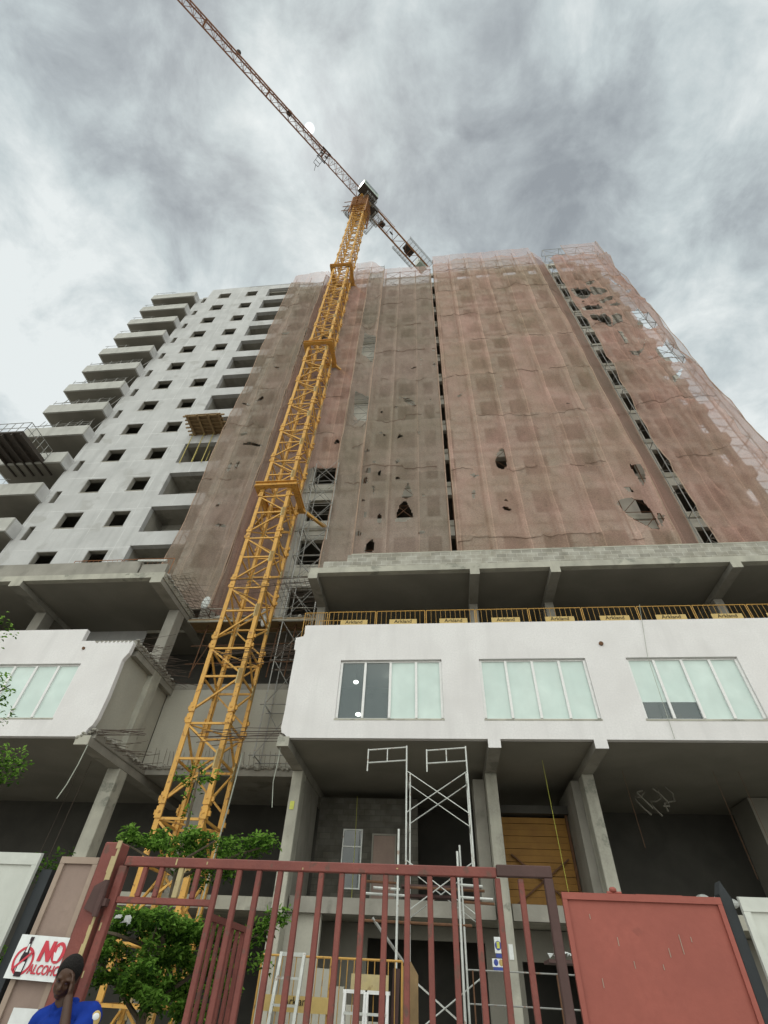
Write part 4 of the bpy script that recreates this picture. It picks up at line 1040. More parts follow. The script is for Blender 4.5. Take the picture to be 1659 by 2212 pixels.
# work platforms round the mast head
for (d0, d1, s0, s1, z) in ((-1.5, 1.2, -2.2, -1.1, 81.6), (-2.6, -1.2, -1.6, .4, 80.2), (-1.2, .6, 1.15, 2.0, 82.4), (-2.8, -1.5, .4, 1.6, 78.8), (.2, 1.4, -2.6, -1.6, 83.6)):
    k = MB(); 
    for s in (s0, s1): k.bar(J(d0, s, z), J(d1, s, z), .06)
    for i in range(5):
        d = d0 + (d1 - d0) * i / 4; k.bar(J(d, s0, z), J(d, s1, z), .04)
        for s in (s0, s1): k.bar(J(d, s, z), J(d, s, z + 1.05), .035)
    for h in (.55, 1.05):
        for s in (s0, s1): k.bar(J(d0, s, z + h), J(d1, s, z + h), .035)
        for d in (d0, d1): k.bar(J(d, s0, z + h), J(d, s1, z + h), .035)
    pl = k.build('mast_platform', 'steel', crane)
    k = MB(); jbox(k, d0, d1, s0, s1, z - .02, z - .01); k.build('mesh_floor', 'grille', pl)
k = MB()
for z in (82.0, 79.6, 77.5): k.bar((MC.x - 2.3, MC.y - .9, z), (MC.x + .9, MC.y - .95, z + .15), .08); k.bar((MC.x + .9, MC.y - .9, z - .8), (MC.x + 1.1, MC.y + 1.3, z - .8), .08)
for s_ in (-1.08, 1.08):
    k.bar((MC.x + s_, MC.y - 1.08, 75.8), (MC.x + s_, MC.y - 1.08, 83.6), .12); k.bar((MC.x + s_, MC.y + 1.08, 75.8), (MC.x + s_, MC.y + 1.08, 83.6), .12)
for z in (75.8, 77.8, 79.8, 81.8, 83.5):
    for s_ in (-1.08, 1.08): k.bar((MC.x - 1.08, MC.y + s_, z), (MC.x + 1.08, MC.y + s_, z), .09); k.bar((MC.x + s_, MC.y - 1.08, z), (MC.x + s_, MC.y + 1.08, z), .09)
for i_ in range(16):
    z_ = 79.4 + i_ * .28
    for s_ in (-1.1, 1.1):
        k.bar((MC.x - 1.08, MC.y + s_, z_), (MC.x + 1.08, MC.y + s_, z_ + (.5 if i_ % 2 else -.3)), .07); k.bar((MC.x + s_, MC.y - 1.08, z_), (MC.x + s_, MC.y + 1.08, z_ + .3), .07)
k.build('climbing_frame', 'jibor', crane)
k = MB(); jbox(k, -1.2, 1.6, .75, 2.2, 84.3, 86.5); cab_ = k.build('cab', 'cabin', crane, bevel=.08)
k = MB(); jbox(k, -.9, 1.4, .72, .745, 85.2, 86.2); jbox(k, 1.603, 1.62, .9, 2.05, 84.7, 86.3); jbox(k, -.9, 1.4, 2.203, 2.22, 85.2, 86.2); k.build('window', 'glassdk', cab_)
k = MB(); jbox(k, -1.2, 1.6, .75, 2.2, 84.22, 84.298); k.build('floor', 'cabdk', cab_)
def truss(k1, k2, d0, d1, n, z, w, h0, h1, sec=.11, top=0.0):
    pts = []
    for i in range(n + 1):
        d = d0 + (d1 - d0) * i / n; h = h0 + (h1 - h0) * i / n
        pts.append((J(d, -w, z), J(d, w, z), J(d, top, z + h)))
    for a in range(3): k1.bar(pts[0][a], pts[-1][a], sec)
    for i in range(n):
        A, B = pts[i], pts[i + 1]
        k2.bar(A[0], A[1], .045)
        k2.bar(A[0], B[1], .05); k2.bar(A[0] + (B[0] - A[0]) * .5, A[1] + (B[1] - A[1]) * 0, .04) if i % 2 else k2.bar(A[1], B[0], .04)
        mid0 = (A[0] + B[0]) / 2; mid1 = (A[1] + B[1]) / 2; mt = (A[2] + B[2]) / 2
        k2.bar(A[0], mt, .05); k2.bar(mt, B[0], .05); k2.bar(A[1], mt, .05); k2.bar(mt, B[1], .05)
k1, k2 = MB(), MB()
truss(k1, k2, .9, 6.4, 4, 87.45, .62, 2.9, 2.9, .14); truss(k1, k2, 6.4, 7.8, 1, 87.45, .58, 2.9, 1.3, .14)
truss(k1, k2, 7.8, 46, 26, 87.45, .52, 1.25, 1.05, .17)
jb = k1.build('jib', 'jib', crane); k2.build('jib_lacing', 'jib', jb)
k = MB()
for i in range(4): jbox(k, 7.8 + i * 9.6, 8.0 + i * 9.6, -.6, .6, 87.36, 87.5)
k.build('jib_joint', 'jib', jb)
k = MB(); jbox(k, 1, 16.5, -.05, .3, 87.5, 87.53); k.build('catwalk', 'grille', jb)
tr = MB()
for d in (7.2, 8.3): tr.bar(J(d, -.75, 87.2), J(d, .75, 87.2), .1)
for s in (-.7, .7): tr.bar(J(7.0, s, 87.2), J(8.5, s, 87.2), .1)
tr.tube([J(7.4, 0, 87.0), J(7.4, .12, 87.0)], .25, 10); tr.tube([J(8.1, 0, 87.0), J(8.1, .12, 87.0)], .25, 10)
for d in (7.5, 8.3):
    tr.bar(J(d, -.75, 87.2), J(d, -1.6, 86.7), .06)
tr.bar(J(7.5, -1.6, 86.7), J(8.3, -1.6, 86.7), .06); tr.bar(J(7.5, -1.1, 86.5), J(8.3, -1.1, 86.5), .06); tr.bar(J(7.9, -1.6, 86.7), J(7.6, -2.2, 86.2), .06)
tr.build('trolley', 'cabdk', crane)
k = MB(); k.ellipsoid(J(14.2, .15, 88.4), (.35, .35, .5), 8, 6); jbox(k, 13.9, 14.5, -.1, .5, 87.6, 88.2); k.build('jib_winch', 'cabdk', crane)
k = MB(); k.ellipsoid(J(23.0, .1, 90.2), (.33, .33, .42), 10, 8); k.tube([J(23, .1, 88.4), J(23, .1, 90.2)], .04, 5); k.build('warning_lamp', 'cabdk', crane)
k1, k2 = MB(), MB(); CZ = 85.7
for s in (-.72, .72):
    k1.bar(J(-.9, s, CZ), J(-13.6, s, CZ - .3), .2, .28)
for i in range(9):
    d = -.9 - i * 1.5
    k2.bar(J(d, -.72, CZ), J(d, .72, CZ), .08); 
    if i % 2 == 0: k2.bar(J(d, -.72, CZ), J(d - 1.5, .72, CZ), .06)
    else: k2.bar(J(d, .72, CZ), J(d - 1.5, -.72, CZ), .06)
for s in (-.72, .72):
    k2.bar(J(-1, s, CZ + 1.1), J(-6, s, CZ + 1.1), .05)
    for i in range(7): k2.bar(J(-1 - i * .8, s, CZ), J(-1 - i * .8, s, CZ + 1.1), .05)
cj = k1.build('counter_jib', 'jibor', crane); k2.build('counter_jib_lacing', 'jib', cj)
for s0, s1, d0, d1 in ((.8, 1.5, -8.6, -13.8), (-1.45, -.8, -7.6, -12.0)):
    k = MB(); so = s1 if s0 > 0 else s0
    for s in (s0, s1): k.bar(J(d0, s, CZ), J(d1, s, CZ - .2), .06)
    for i in range(9):
        d = d0 + (d1 - d0) * i / 8; k.bar(J(d, s0, CZ - .1), J(d, s1, CZ - .1), .05); k.bar(J(d, so, CZ - .1), J(d, so, CZ + 1.0), .04)
    for h in (.5, 1.0): k.bar(J(d0, so, CZ + h), J(d1, so, CZ + h - .2), .04)
    p_ = k.build('side_platform', 'steel', cj)
    k = MB(); jbox(k, d1, d0, s0, s1, CZ - .16, CZ - .15); k.build('mesh_floor', 'grille', p_)
k = MB(); jbox(k, -10.6, -9.3, -.55, .5, CZ + .1, CZ + 1.3); k.tube([J(-9.2, -.4, CZ + .5), J(-9.2, .5, CZ + .5)], .4, 12); jbox(k, -4.6, -3.7, -.6, .1, CZ + .1, CZ + .7); k.tube([J(-6.0, -.1, CZ), J(-6.0, 0, CZ)], .35, 12)
k.build('hoist_winch', 'cabdk', cj)
k = MB()
for i in range(3): jbox(k, -13.5 + i * .55, -13.0 + i * .55, -.5, .5, CZ - 1.0, CZ + 1.1)
k.build('ballast_block', 'cabin', cj)

# ------------------------------------------------------------------ things on and around the podium front
def wire(name, pts, r, m, label, cat, group=None):
    o = MB().tube(pts, r, 5).build(name, m); return tag(o, label, cat, group)
wire('rope_end', [(-11.72, 16.0, 7.2), (-11.75, 16.0, 6.6), (-11.83, 16.0, 6.0), (-11.95, 16.0, 5.6)], .018, 'cord', 'pale cord dangling below the left beam end', 'cord')
wire('loose_strap', [(-5.15, 16.1, 7.5), (-5.12, 16.1, 6.9), (-5.16, 16.1, 6.2), (-5.05, 16.1, 5.5)], .012, 'cord', 'faded yellow strap hanging from the right slab beside the mast', 'strap')
wire('loose_cable', [(-6.9, 17.5, 7.5), (-6.95, 17.5, 6.0), (-7.05, 17.5, 4.3), (-7.1, 17.5, 3.0)], .022, 'cord', 'tangled grey cable hanging in the gap right of the mast', 'cable')
wire('thin_cord', [(7.55, 15.96, 12.3), (7.15, 15.95, 10.2), (7.05, 15.95, 7.5)], .008, 'cord', 'thin cord hanging down the white band over the rightmost window', 'cord')
wire('plumb_line', [(3.35, 17.6, 7.4), (3.4, 17.6, 5.2), (3.45, 17.6, 3.2)], .007, 'strap', 'thin yellow line hanging in front of the amber panel', 'cord')
wire('rope_line', [(-3.25, 20.9, 7.1), (-3.22, 20.9, 5.8), (-3.2, 20.9, 3.8)], .01, 'strap', 'yellow line hanging in front of the small interior window', 'cord')
for i, (x, z1) in enumerate(((6.1, 5.2), (9.0, 4.5), (9.8, 3.2))):
    wire('ceiling_wire', [(x, 18.5, 7.4), (x + .05, 18.5, z1)], .006, 'rust', ['thin wire from the ceiling right behind the third column', 'leftmost of two wires hanging in the dark right bay', 'long wire at the right of the dark bay'][i], 'wire')
for i, (x, y) in enumerate(((-14.0, 19.2), (-17.0, 19.4), (-12.9, 18.2), (-10.2, 19.6))):
    wire('ceiling_wire', [(x, y, 7.4), (x - .05, y, 3.4)], .008, 'rebar', ['thin wire hanging in the dark left bay beside the column', 'thin wire hanging deep in the dark left bay', 'thin wire close behind the left column', 'thin wire hanging behind the mast foot'][i], 'wire')
t = thing('conduit_bundle', 'loose pale conduit loops hanging from the ceiling of the dark right bay', 'conduit', (7.6, 20.5, 7.2))
for a in range(5):
    an = a * 1.25
    pts = [(7.6 + .5 * math.cos(an) + .22 * math.sin(q * 1.1 + a), 20.5 + .3 * math.sin(an), 7.4 - .14 * q + .1 * math.cos(q * 1.6 + a)) for q in range(6)]
    MB().tube(pts, .03, 6).build('conduit', 'concdk', t)
# amber corrugated panel
t = thing('amber_screen', 'amber corrugated screen standing upstairs between the second and third columns', 'screen', (3.0, 20.6, 3.72))
k = MB()
for i in range(14): k.box(1.95, 20.62 - (.03 if i % 2 else 0), 3.78 + i * .19, 4.4, 20.68, 3.96 + i * .19)
k.build('sheet', 'ply', t)
k = MB(); k.bar((2.1, 20.5, 3.8), (4.2, 20.5, 5.2), .05); k.bar((4.3, 20.5, 3.8), (2.3, 20.5, 5.3), .05); k.bar((4.38, 20.52, 3.72), (4.38, 20.52, 6.5), .08); k.build('frame', 'rust', t)
MB().box(1.93, 20.3, 6.5, 4.45, 20.9, 6.75).build('head_beam', 'dark', t)
# scaffold tower in front of the podium
sc = thing('scaffold_tower', 'tall galvanised scaffold tower with crossed braces under the white band', 'scaffold', (-.12, 15.6, 0))
X0, X1 = -.97, .74
for (x, y) in ((X0, 15.0), (X1, 15.0), (X0 + .03, 16.25), (X1 + .02, 16.25)):
    MB().tube([(x, y, 0), (x, y, 6.55 if y > 15.5 else 6.9)], .024, 7).build('standard', 'galv', sc)
for y in (15.0, 16.25):
    for i in range(3):
        z = 5.18 - i * 2.1; MB().tube([(X0, y, z), (X1, y, z + 1.05)], .014, 5).tube([(X1, y + .03, z), (X0, y + .03, z + 1.05)], .014, 5).build('brace', 'galv', sc)
for x in (X0, X1):
    k = MB()
    for z in (1.0, 2.0, 3.0, 4.0, 5.0, 6.1): k.tube([(x, 15.0, z), (x, 16.25, z)], .02, 5)
    k.build('transom', 'galv', sc)
for x in (X0, X1):
    k = MB(); dx = 1.13
    k.tube([(x, 15.0, 6.86), (x - dx, 15.0, 6.77)], .02, 6); k.tube([(x, 15.0, 6.5), (x - dx, 15.0, 6.42)], .02, 6)
    k.tube([(x - dx, 15.0, 6.8), (x - dx, 15.0, 6.2)], .022, 6); k.tube([(x - dx * .5, 15.0, 6.82), (x - dx * .5, 15.0, 6.46)], .018, 6)
    k.build('top_bracket', 'galv', sc)
for (a, b, z, y, m) in ((-2.14, -1.3, 3.82, 14.9, 'galv'), (-1.95, -1.15, 3.66, 15.0, 'rust'), (-1.75, -1.1, 3.52, 14.85, 'galv'), (-1.95, -.95, 3.42, 15.0, 'galv'), (-1.95, .58, 2.9, 14.9, 'rust'), (-.9, .95, 3.58, 15.1, 'rust'), (.25, .85, 3.83, 14.9, 'galv'), (.3, 1.12, 3.4, 14.9, 'galv'), (.35, .9, 3.64, 14.9, 'galv'), (.4, 1.15, 3.32, 14.95, 'rust')):
    MB().tube([(a, y, z), (b, y, z - .02)], .03, 7).build('cross_tube', m, sc)
for (z, y) in ((3.9, 15.4), (3.62, 15.3), (3.45, 15.5)):
    MB().box(-1.1, y, z, .8, y + .35, z + .05).build('plank', 'primer', sc)
MB().tube([(-1.75, 14.9, 2.95), (-1.4, 14.9, 2.6), (-1.0, 14.95, 2.2)], .035, 6).build('elbow_tube', 'steel', sc)
k = MB(); k.tube([(-1.17, 14.8, 0), (-1.15, 14.8, 4.75)], .03, 7); k.build('pole', 'galv', sc)
k = MB(); k.tube([(.3, 14.8, 0), (.33, 14.8, 4.3)], .03, 7); k.build('pole', 'galv', sc)
k = MB(); k.tube([(.4, 14.9, 0), (.4, 14.9, 4.45)], .025, 7); k.build('pole', 'galv', sc)
# ladders, trestles, barrier near the entrance
def ladder(x0, x1, y, h, m, label, tilt=.5):
    t = thing('ladder', label, 'ladder', ((x0 + x1) / 2, y, 0))
    for x in (x0, x1): MB().bar((x, y - tilt, 0), (x, y, h), .045, .05).build('rail', m, t)
    n = int(h / .28)
    for i in range(1, n): MB().bar((x0, y - tilt * (1 - i / n), h * i / n), (x1, y - tilt * (1 - i / n), h * i / n), .05, .03).build('rung', m, t)
    MB().bar((x0, y + .02, h - .02), (x1, y + .02, h - .02), .05, .05).build('top_rung', m, t)
    return t
ladder(-2.62, -2.25, 10.2, 2.06, 'galv', 'white metal ladder leaning near the left of the entrance')
def stepladder(x, y, label):
    t = thing('step_ladder', label, 'ladder', (x, y, 0), 'step ladders by the entrance')
    for s in (-.15, .15):
        MB().bar((x + s, y - .3, 0), (x + s, y, 1.66), .04, .05).bar((x + s, y + .4, 0), (x + s, y + .03, 1.62), .03, .04).build('side_rail', 'alu', t)
    for i in range(5): MB().box(x - .14, y - .3 + .055 * i, .3 + .28 * i, x + .14, y - .16 + .055 * i, .33 + .28 * i).build('step', 'galv', t)
    MB().box(x - .18, y - .02, 1.64, x + .18, y + .1, 1.68).build('cap', 'alu', t)
stepladder(-1.38, 10.0, 'white step ladder, the left one of the pair inside the gate')
stepladder(-1.05, 10.0, 'white step ladder, the right one of the pair inside the gate')
rail(-2.98, -1.85, .84, 10.4, 'yellow', 'yellow barrier panel with a lettered board at the left of the entrance', group='barriers at the entrance', bz=.56, bh=.18)
rail(-1.80, -.72, .84, 10.4, 'yellow', 'yellow barrier panel with a plain cream board behind the step ladders', group='barriers at the entrance', board=False)
tag(MB().box(-1.5, 10.3, 1.64, -.92, 10.35, 1.86).build('cream_board', 'orangelt'), 'plain cream board hung on the barrier behind the step ladders', 'board')
k = MB()
for i in range(9):
    k.prism([(-3.6 + i * .4, .85), (-3.45 + i * .4, .85), (-3.3 + i * .4, 1.15), (-3.45 + i * .4, 1.15)], 10.16, 10.18)
t = thing('striped_kerb', 'black and yellow striped barrier block at the foot of the entrance', 'barrier', (-2, 10.3, 0))
MB().box(-3.7, 10.182, 0, 0, 10.38, 1.15).build('block', 'navy', t); k.build('stripe', 'board', t)
tag(MB().prism([(-.78, 0), (-.5, 0), (-.5, 1.9), (-.62, 2.06), (-.78, 1.98)], 11.0, 11.1).build('leaning_board', 'timber'), 'weathered tan board standing upright right of the step ladders', 'board')
tag(MB().tube([(-.86, 10.6, .2), (-.84, 10.6, 1.4), (-.82, 10.6, 1.95)], .06, 7).build('dark_hose', 'primer'), 'dark wrapped bundle leaning beside the tan board', 'hose')
# rebar rails low right
t = thing('wire_fence', 'low thin steel rail fence right of the scaffold pole', 'fence', (1.5, 14.0, 0))
for x in (.5, 2.2): MB().tube([(x, 14.0, 0), (x, 14.0, 2.1)], .016, 5).build('post', 'rust', t)
for z in (1.6, 2.1): MB().tube([(.4, 14.0, z), (2.6, 14.0, z)], .014, 5).build('wire', 'steel', t)
# safety notices on the second column
t = thing('safety_notice', 'upper safety notice with a yellow green panel on the second column', 'sign', (1.47, 18.3, 2.7))
def notice(x0, x1, z0, z1, y): return MB().box(x0, y, z0, x1, y + .01, z1)
notice(1.3, 1.5, 2.62, 2.96, 18.32).build('plate', 'signw', t)
MB().ellipsoid((1.4, 18.315, 2.78), (.09, .004, .1), 16, 8).build('disc', 'signblue', t); notice(1.36, 1.44, 2.72, 2.86, 18.305).build('panel', 'signyel', t); notice(1.32, 1.5, 2.53, 2.61, 18.32).build('caption', 'signblue', t)
t = thing('safety_notice', 'lower safety notice with round blue symbols on the second column', 'sign', (1.35, 18.3, 2.4))
notice(1.2, 1.52, 2.34, 2.51, 18.32).build('plate', 'signw', t); MB().ellipsoid((1.3, 18.315, 2.43), (.06, .004, .07), 16, 8).build('disc', 'signblue', t); MB().ellipsoid((1.44, 18.315, 2.43), (.06, .004, .07), 16, 8).build('disc', 'board', t); notice(1.22, 1.5, 2.26, 2.335, 18.32).build('caption', 'signblue', t)
tag(notice(1.68, 1.8, 2.5, 2.82, 18.33).build('paper_notice', 'paper'), 'torn white paper stuck on the pale face of the second column', 'paper')
tag(notice(-5.15, -5.0, 6.0, 6.25, 18.33).build('tag_plate', 'signyel'), 'small cream tag plate on the first column right of the mast', 'plate')

# ------------------------------------------------------------------ gate and hoarding
GY = 5.0
gate = thing('red_gate', 'red steel bar gate with chipped paint across the entrance', 'gate', (-1, GY, 0))
MB().box(-2.80, GY - .03, 2.335, .42, GY + .03, 2.405).build('top_rail', 'red', gate, bevel=.006)
MB().box(.423, GY - .03, 2.345, .865, GY + .03, 2.425).build('top_rail', 'primer', gate, bevel=.006, label='dark primed right end of the top rail')
MB().box(-2.84, GY - .03, .15, -2.77, GY + .03, 2.334).build('stile', 'red', gate, bevel=.006)
MB().box(.795, GY - .03, .15, .865, GY + .03, 2.343).build('stile', 'primer', gate, bevel=.006, label='dark primed right stile')
MB().box(-2.768, GY - .022, 2.08, -1.945, GY + .022, 2.125).build('mid_rail', 'red', gate, bevel=.005)
MB().box(-1.945, GY - .025, .15, .79, GY + .025, .2).build('bottom_rail', 'red', gate)
for i in range(3):
    x = [-2.6, -2.45, -2.12][i]; MB().box(x - .02, GY - .02, 2.126, x + .02, GY + .02, 2.334).build('bar', 'red', gate, bevel=.005)
MB().box(-2.295, GY - .02, 2.126, -2.25, GY + .02, 2.334).build('bar', 'orangelt', gate, bevel=.005, label='bar with paint worn to pale metal')
for x in (-1.93, -1.75, -1.575, -1.39, -1.215, -1.035, -.86, -.675, -.49, -.31, -.125, .065, .25, .425, .61):
    MB().box(x - .022, GY - .022, .2, x + .022, GY + .022, 2.334).build('bar', 'red', gate, bevel=.005)
for (x, z, w_, h_) in ((-2.33, 2.35, .012, .045), (-2.05, 2.36, .01, .02), (-1.2, 2.345, .008, .015), (-2.825, 1.9, .012, .05), (-2.83, 1.62, .01, .04), (-.4, 2.37, .014, .008)):
    MB().box(x, GY - .0335, z, x + w_, GY - .0305, z + h_).build('paint_chip', 'orangelt', gate)
# wicket door swung inwards
wk = thing('wicket_door', 'narrow red barred wicket door swung inward behind the gate', 'gate', (-1.95, GY + .05, 0))
MB().box(-1.98, GY + .06, 2.0, -1.94, GY + 1.06, 2.045).build('top_rail', 'red', wk)
MB().box(-1.98, GY + .06, .2, -1.94, GY + .11, 1.998).build('stile', 'red', wk); MB().box(-1.98, GY + 1.02, .2, -1.94, GY + 1.06, 1.998).build('stile', 'red', wk)
for i in range(1, 6): MB().box(-1.975, GY + .06 + i * .16, .2, -1.945, GY + .09 + i * .16, 1.998).build('bar', 'red', wk)
# post
po = thing('gate_post', 'thick red gate post with flaking plaster edge left of the gate', 'post', (-2.95, GY, 0))
MB().box(-3.03, GY - .06, 0, -2.87, GY + .1, 2.5).build('post', 'red', po, bevel=.01)
k = MB()
for i in range(26):
    z = 1.0 + i * .058; k.box(-2.885 - random.uniform(0, .035), GY - .068 - random.random() * .004, z, -2.866, GY - .0601, z + .06)
k.build('bare_edge', 'orangelt', po)
k = MB(); k.prism([(-2.99, 2.03), (-2.90, 2.0), (-2.84, 2.04), (-2.85, 2.15), (-2.9, 2.22), (-2.97, 2.18)], GY - .08, GY - .062); k.box(-2.87, GY - .095, 2.05, -2.81, GY - .04, 2.1); k.tube([(-2.86, GY - .1, 1.98), (-2.86, GY - .1, 2.22)], .025, 8); k.build('hinge', 'primer', po)
# pilaster
pi = thing('plaster_pillar', 'pinkish plastered pillar with a recessed panel left of the gate', 'pillar', (-3.24, GY, 0))
MB().box(-3.41, GY + .02, 0, -3.07, GY + .34, 2.37).build('shaft', 'pink', pi, bevel=.01)
k = MB(); k.box(-3.42, GY - .005, 0, -3.375, GY + .02, 2.34); k.box(-3.105, GY - .005, 0, -3.06, GY + .02, 2.34); k.box(-3.42, GY - .008, 2.341, -3.06, GY + .02, 2.39); k.build('trim', 'pink2', pi)
# signs
sg = thing('warning_sign', 'white sign with red NO ALCOHOL lettering and a crossed bottle', 'sign', (-3.21, 4.93, 1.72))
SR = Matrix.Rotation(R(1.2), 4, 'Y')
def SG(x, z): # sign-plane coordinates (centre origin) to world
    v = SR @ Vector((x, 0, z)); return Vector((-3.215, 4.95, 1.72)) + v
def sprism(pts, d0, d1):
    k = MB(); n = len(pts)
    v = [SG(a, b) + Vector((0, d0, 0)) for a, b in pts] + [SG(a, b) + Vector((0, d1, 0)) for a, b in pts]
    k.add(v, [tuple(range(n)), tuple(reversed(range(n, 2 * n)))] + [(i, i + n, (i + 1) % n + n, (i + 1) % n) for i in range(n)]); return k
sprism([(-.24, -.13), (.24, -.13), (.24, .13), (-.24, .13)], 0, .01).build('plate', 'signw', sg)
k = MB(); n = 40
def ring(cx, cz, ro, ri, rox=None):
    k = MB(); n = 40; v = []
    rx_ = rox or 1
    for i in range(n):
        a = 2 * math.pi * i / n
        for r_ in (ro, ri):
            for d in (-.004, -.001): v.append(SG(cx + math.cos(a) * r_ * rx_, cz + math.sin(a) * r_) + Vector((0, d, 0)))
    f = []
    for i in range(n):
        a = i * 4; b = ((i + 1) % n) * 4
        f += [(a, b, b + 2, a + 2), (a + 1, a + 3, b + 3, b + 1), (a, a + 1, b + 1, b), (a + 2, b + 2, b + 3, a + 3)]
    k.add(v, f); return k
bx = -.135
ring(bx, -.025, .085, .068).build('prohibition_ring', 'signred', sg)
bot = [(-.028, -.115), (.03, -.115), (.032, .0), (.014, .05), (.012, .095), (.016, .097), (.016, .118), (-.012, .118), (-.012, .097), (-.008, .095), (-.010, .05), (-.028, .0)]
sprism([(bx + a, b) for a, b in bot], -.008, -.0045).build('bottle_outline', 'signblk', sg)
sprism([(bx - .022, -.088), (bx + .025, -.088), (bx + .026, -.03), (bx - .022, -.03)], -.0105, -.0085).build('bottle_label', 'signw', sg)
sprism([(bx - .006, .025), (bx + .011, .025), (bx + .008, .075), (bx - .004, .075)], -.0105, -.0085).build('bottle_neck', 'signw', sg)
sprism([(bx - .066, -.075), (bx - .055, -.086), (bx + .066, .026), (bx + .055, .037)], -.014, -.011).build('prohibition_bar', 'signred', sg)
RT = SR @ FRONT
text('word_no', 'N', .15, SG(.03, .035) + Vector((0, -.006, 0)), RT, 'signred', sg, ext=.002, sx=.9, bold=.010, shear=.12)
sprism([(.135 + math.cos(a_ * math.pi / 16) * .054, .037 + math.sin(a_ * math.pi / 16) * .064) for a_ in range(32)], -.006, -.003).build('letter_o', 'signred', sg)
hd = [(-.012, -.035), (.012, -.035), (.02, -.01), (.022, .012), (.017, .03), (.013, .03), (.012, .01), (.010, .036), (.005, .036), (.004, .01), (.001, .038), (-.004, .037), (-.004, .008), (-.008, .03), (-.013, .028), (-.013, -.002), (-.022, .006), (-.026, .002)]
sprism([(.135 + a * 1.3, .033 + b * 1.25) for a, b in hd], -.0095, -.0075).build('hand_symbol', 'signw', sg)
text('word_alcohol', 'ALCOHOL', .078, SG(.085, -.07) + Vector((0, -.006, 0)), RT, 'signred', sg, ext=.002, sx=.80, bold=.0015, shear=.08)
tag(MB().box(-3.29, GY - .02, 1.0, -3.09, GY - .008, 1.44).build('paper_notice', 'paper'), 'plain white paper notice taped low on the pinkish pillar', 'paper')
# hoarding panels
def panel(x0, x1, z1, label, m, y=GY, z0=0, bend=.0, rim=True):
    t = thing('hoarding_panel', label, 'panel', ((x0 + x1) / 2, y, 0))
    MB().box(x0, y, z0, x1, y + .015, z1).build('sheet', m, t)
    if rim:
        k = MB(); k.box(x0, y - .02, z1 - .09, x1, y - .001, z1 - .003); k.box(x0, y - .018, z0, x0 + .05, y - .001, z1 - .091); k.box(x1 - .05, y - .018, z0, x1, y - .001, z1 - .091); k.build('rim', m, t)
    return t
panel(-5.6, -3.62, 2.41, 'large white hoarding sheet at the left edge', 'panelw')
panel(2.24, 4.4, 2.27, 'white hoarding sheet with a pink mark at the right edge', 'panelw')
mk = MB(); mk.tube([(2.62, GY - .02, 1.65), (2.68, GY - .02, 1.72), (2.75, GY - .02, 1.69)], .01, 5); 
t = panel(.915, 2.105, 2.26, 'faded red sheet metal gate leaf right of the bar gate', 'redpanel', rim=False)
k = MB(); k.box(.915, GY - .022, 2.215, 2.105, GY - .002, 2.259); k.box(.915, GY - .02, 0, .95, GY - .002, 2.214); k.box(2.07, GY - .02, 0, 2.105, GY - .002, 2.214)
k.build('rim', 'redpanel', t)
k = MB()
for (x, z, h) in ((1.72, 1.92, .11), (1.27, 1.95, .05), (1.55, 1.83, .03), (1.62, 1.9, .05), (1.35, 1.83, .04), (1.8, 1.99, .03), (1.1, 1.72, .05), (1.1, 2.1, .03)):
    k.box(x, GY - .004, z, x + .005, GY - .001, z + h)
k.build('scratch', 'pink2', t)
k = MB(); k.ellipsoid((1.32, GY, 2.285), (.03, .03, .02), 10, 6); k.tube([(1.27, GY, 2.265), (1.38, GY, 2.265)], .012, 6); k.build('beacon', 'redpanel', t)
tag(MB().prism([(2.13, 0), (2.2, 0), (2.21, 2.26), (2.165, 2.37), (2.13, 2.29)], GY + .03, GY + .13).build('dark_post', 'navy'), 'dark painted post with a pointed top beside the faded red leaf', 'post')
tag(MB().box(-3.6, GY + .05, 0, -3.5, GY + .16, 2.3).build('dark_post', 'navy'), 'dark post between the left white sheet and the pinkish pillar', 'post')
k = MB(); k.box(1.75, 9.5, 3.3, 3.2, 9.8, 3.45)
# junk on a shelf right of the gate
t = thing('site_table', 'cluttered dark table with white debris behind the right end of the gate', 'table', (2.2, 10.5, 0))
MB().box(1.55, 10.4, 2.1, 3.0, 11.0, 2.14).build('top', 'primer', t)
for x in (1.75, 2.9): MB().box(x, 10.65, 0, x + .04, 10.69, 2.099).build('leg', 'primer', t)
k = MB()
for i in range(22):
    c_ = Vector((1.62 + i * .055, 10.55, 2.16 + random.random() * .07)); k.add([c_ + Vector((random.uniform(-.07, .07), random.uniform(-.05, .05), random.uniform(-.03, .04))) for _ in range(4)], [(0, 1, 2), (0, 2, 3), (0, 3, 1)])
k.build('debris', 'rag', t)
t = thing('stored_sacks', 'white cement sacks and a red drum piled behind the red leaf', 'sacks', (7.6, 18.4, 3.7))
k = MB()
for i in range(5): k.ellipsoid((7.2 + i * .25, 18.8, 3.95 + .08 * (i % 2)), (.2, .2, .12), 8, 6)
k.build('sack', 'rag', t); MB().box(5.6, 18.8, 3.72, 6.9, 19.0, 4.1).build('red_crate', 'redpanel', t)

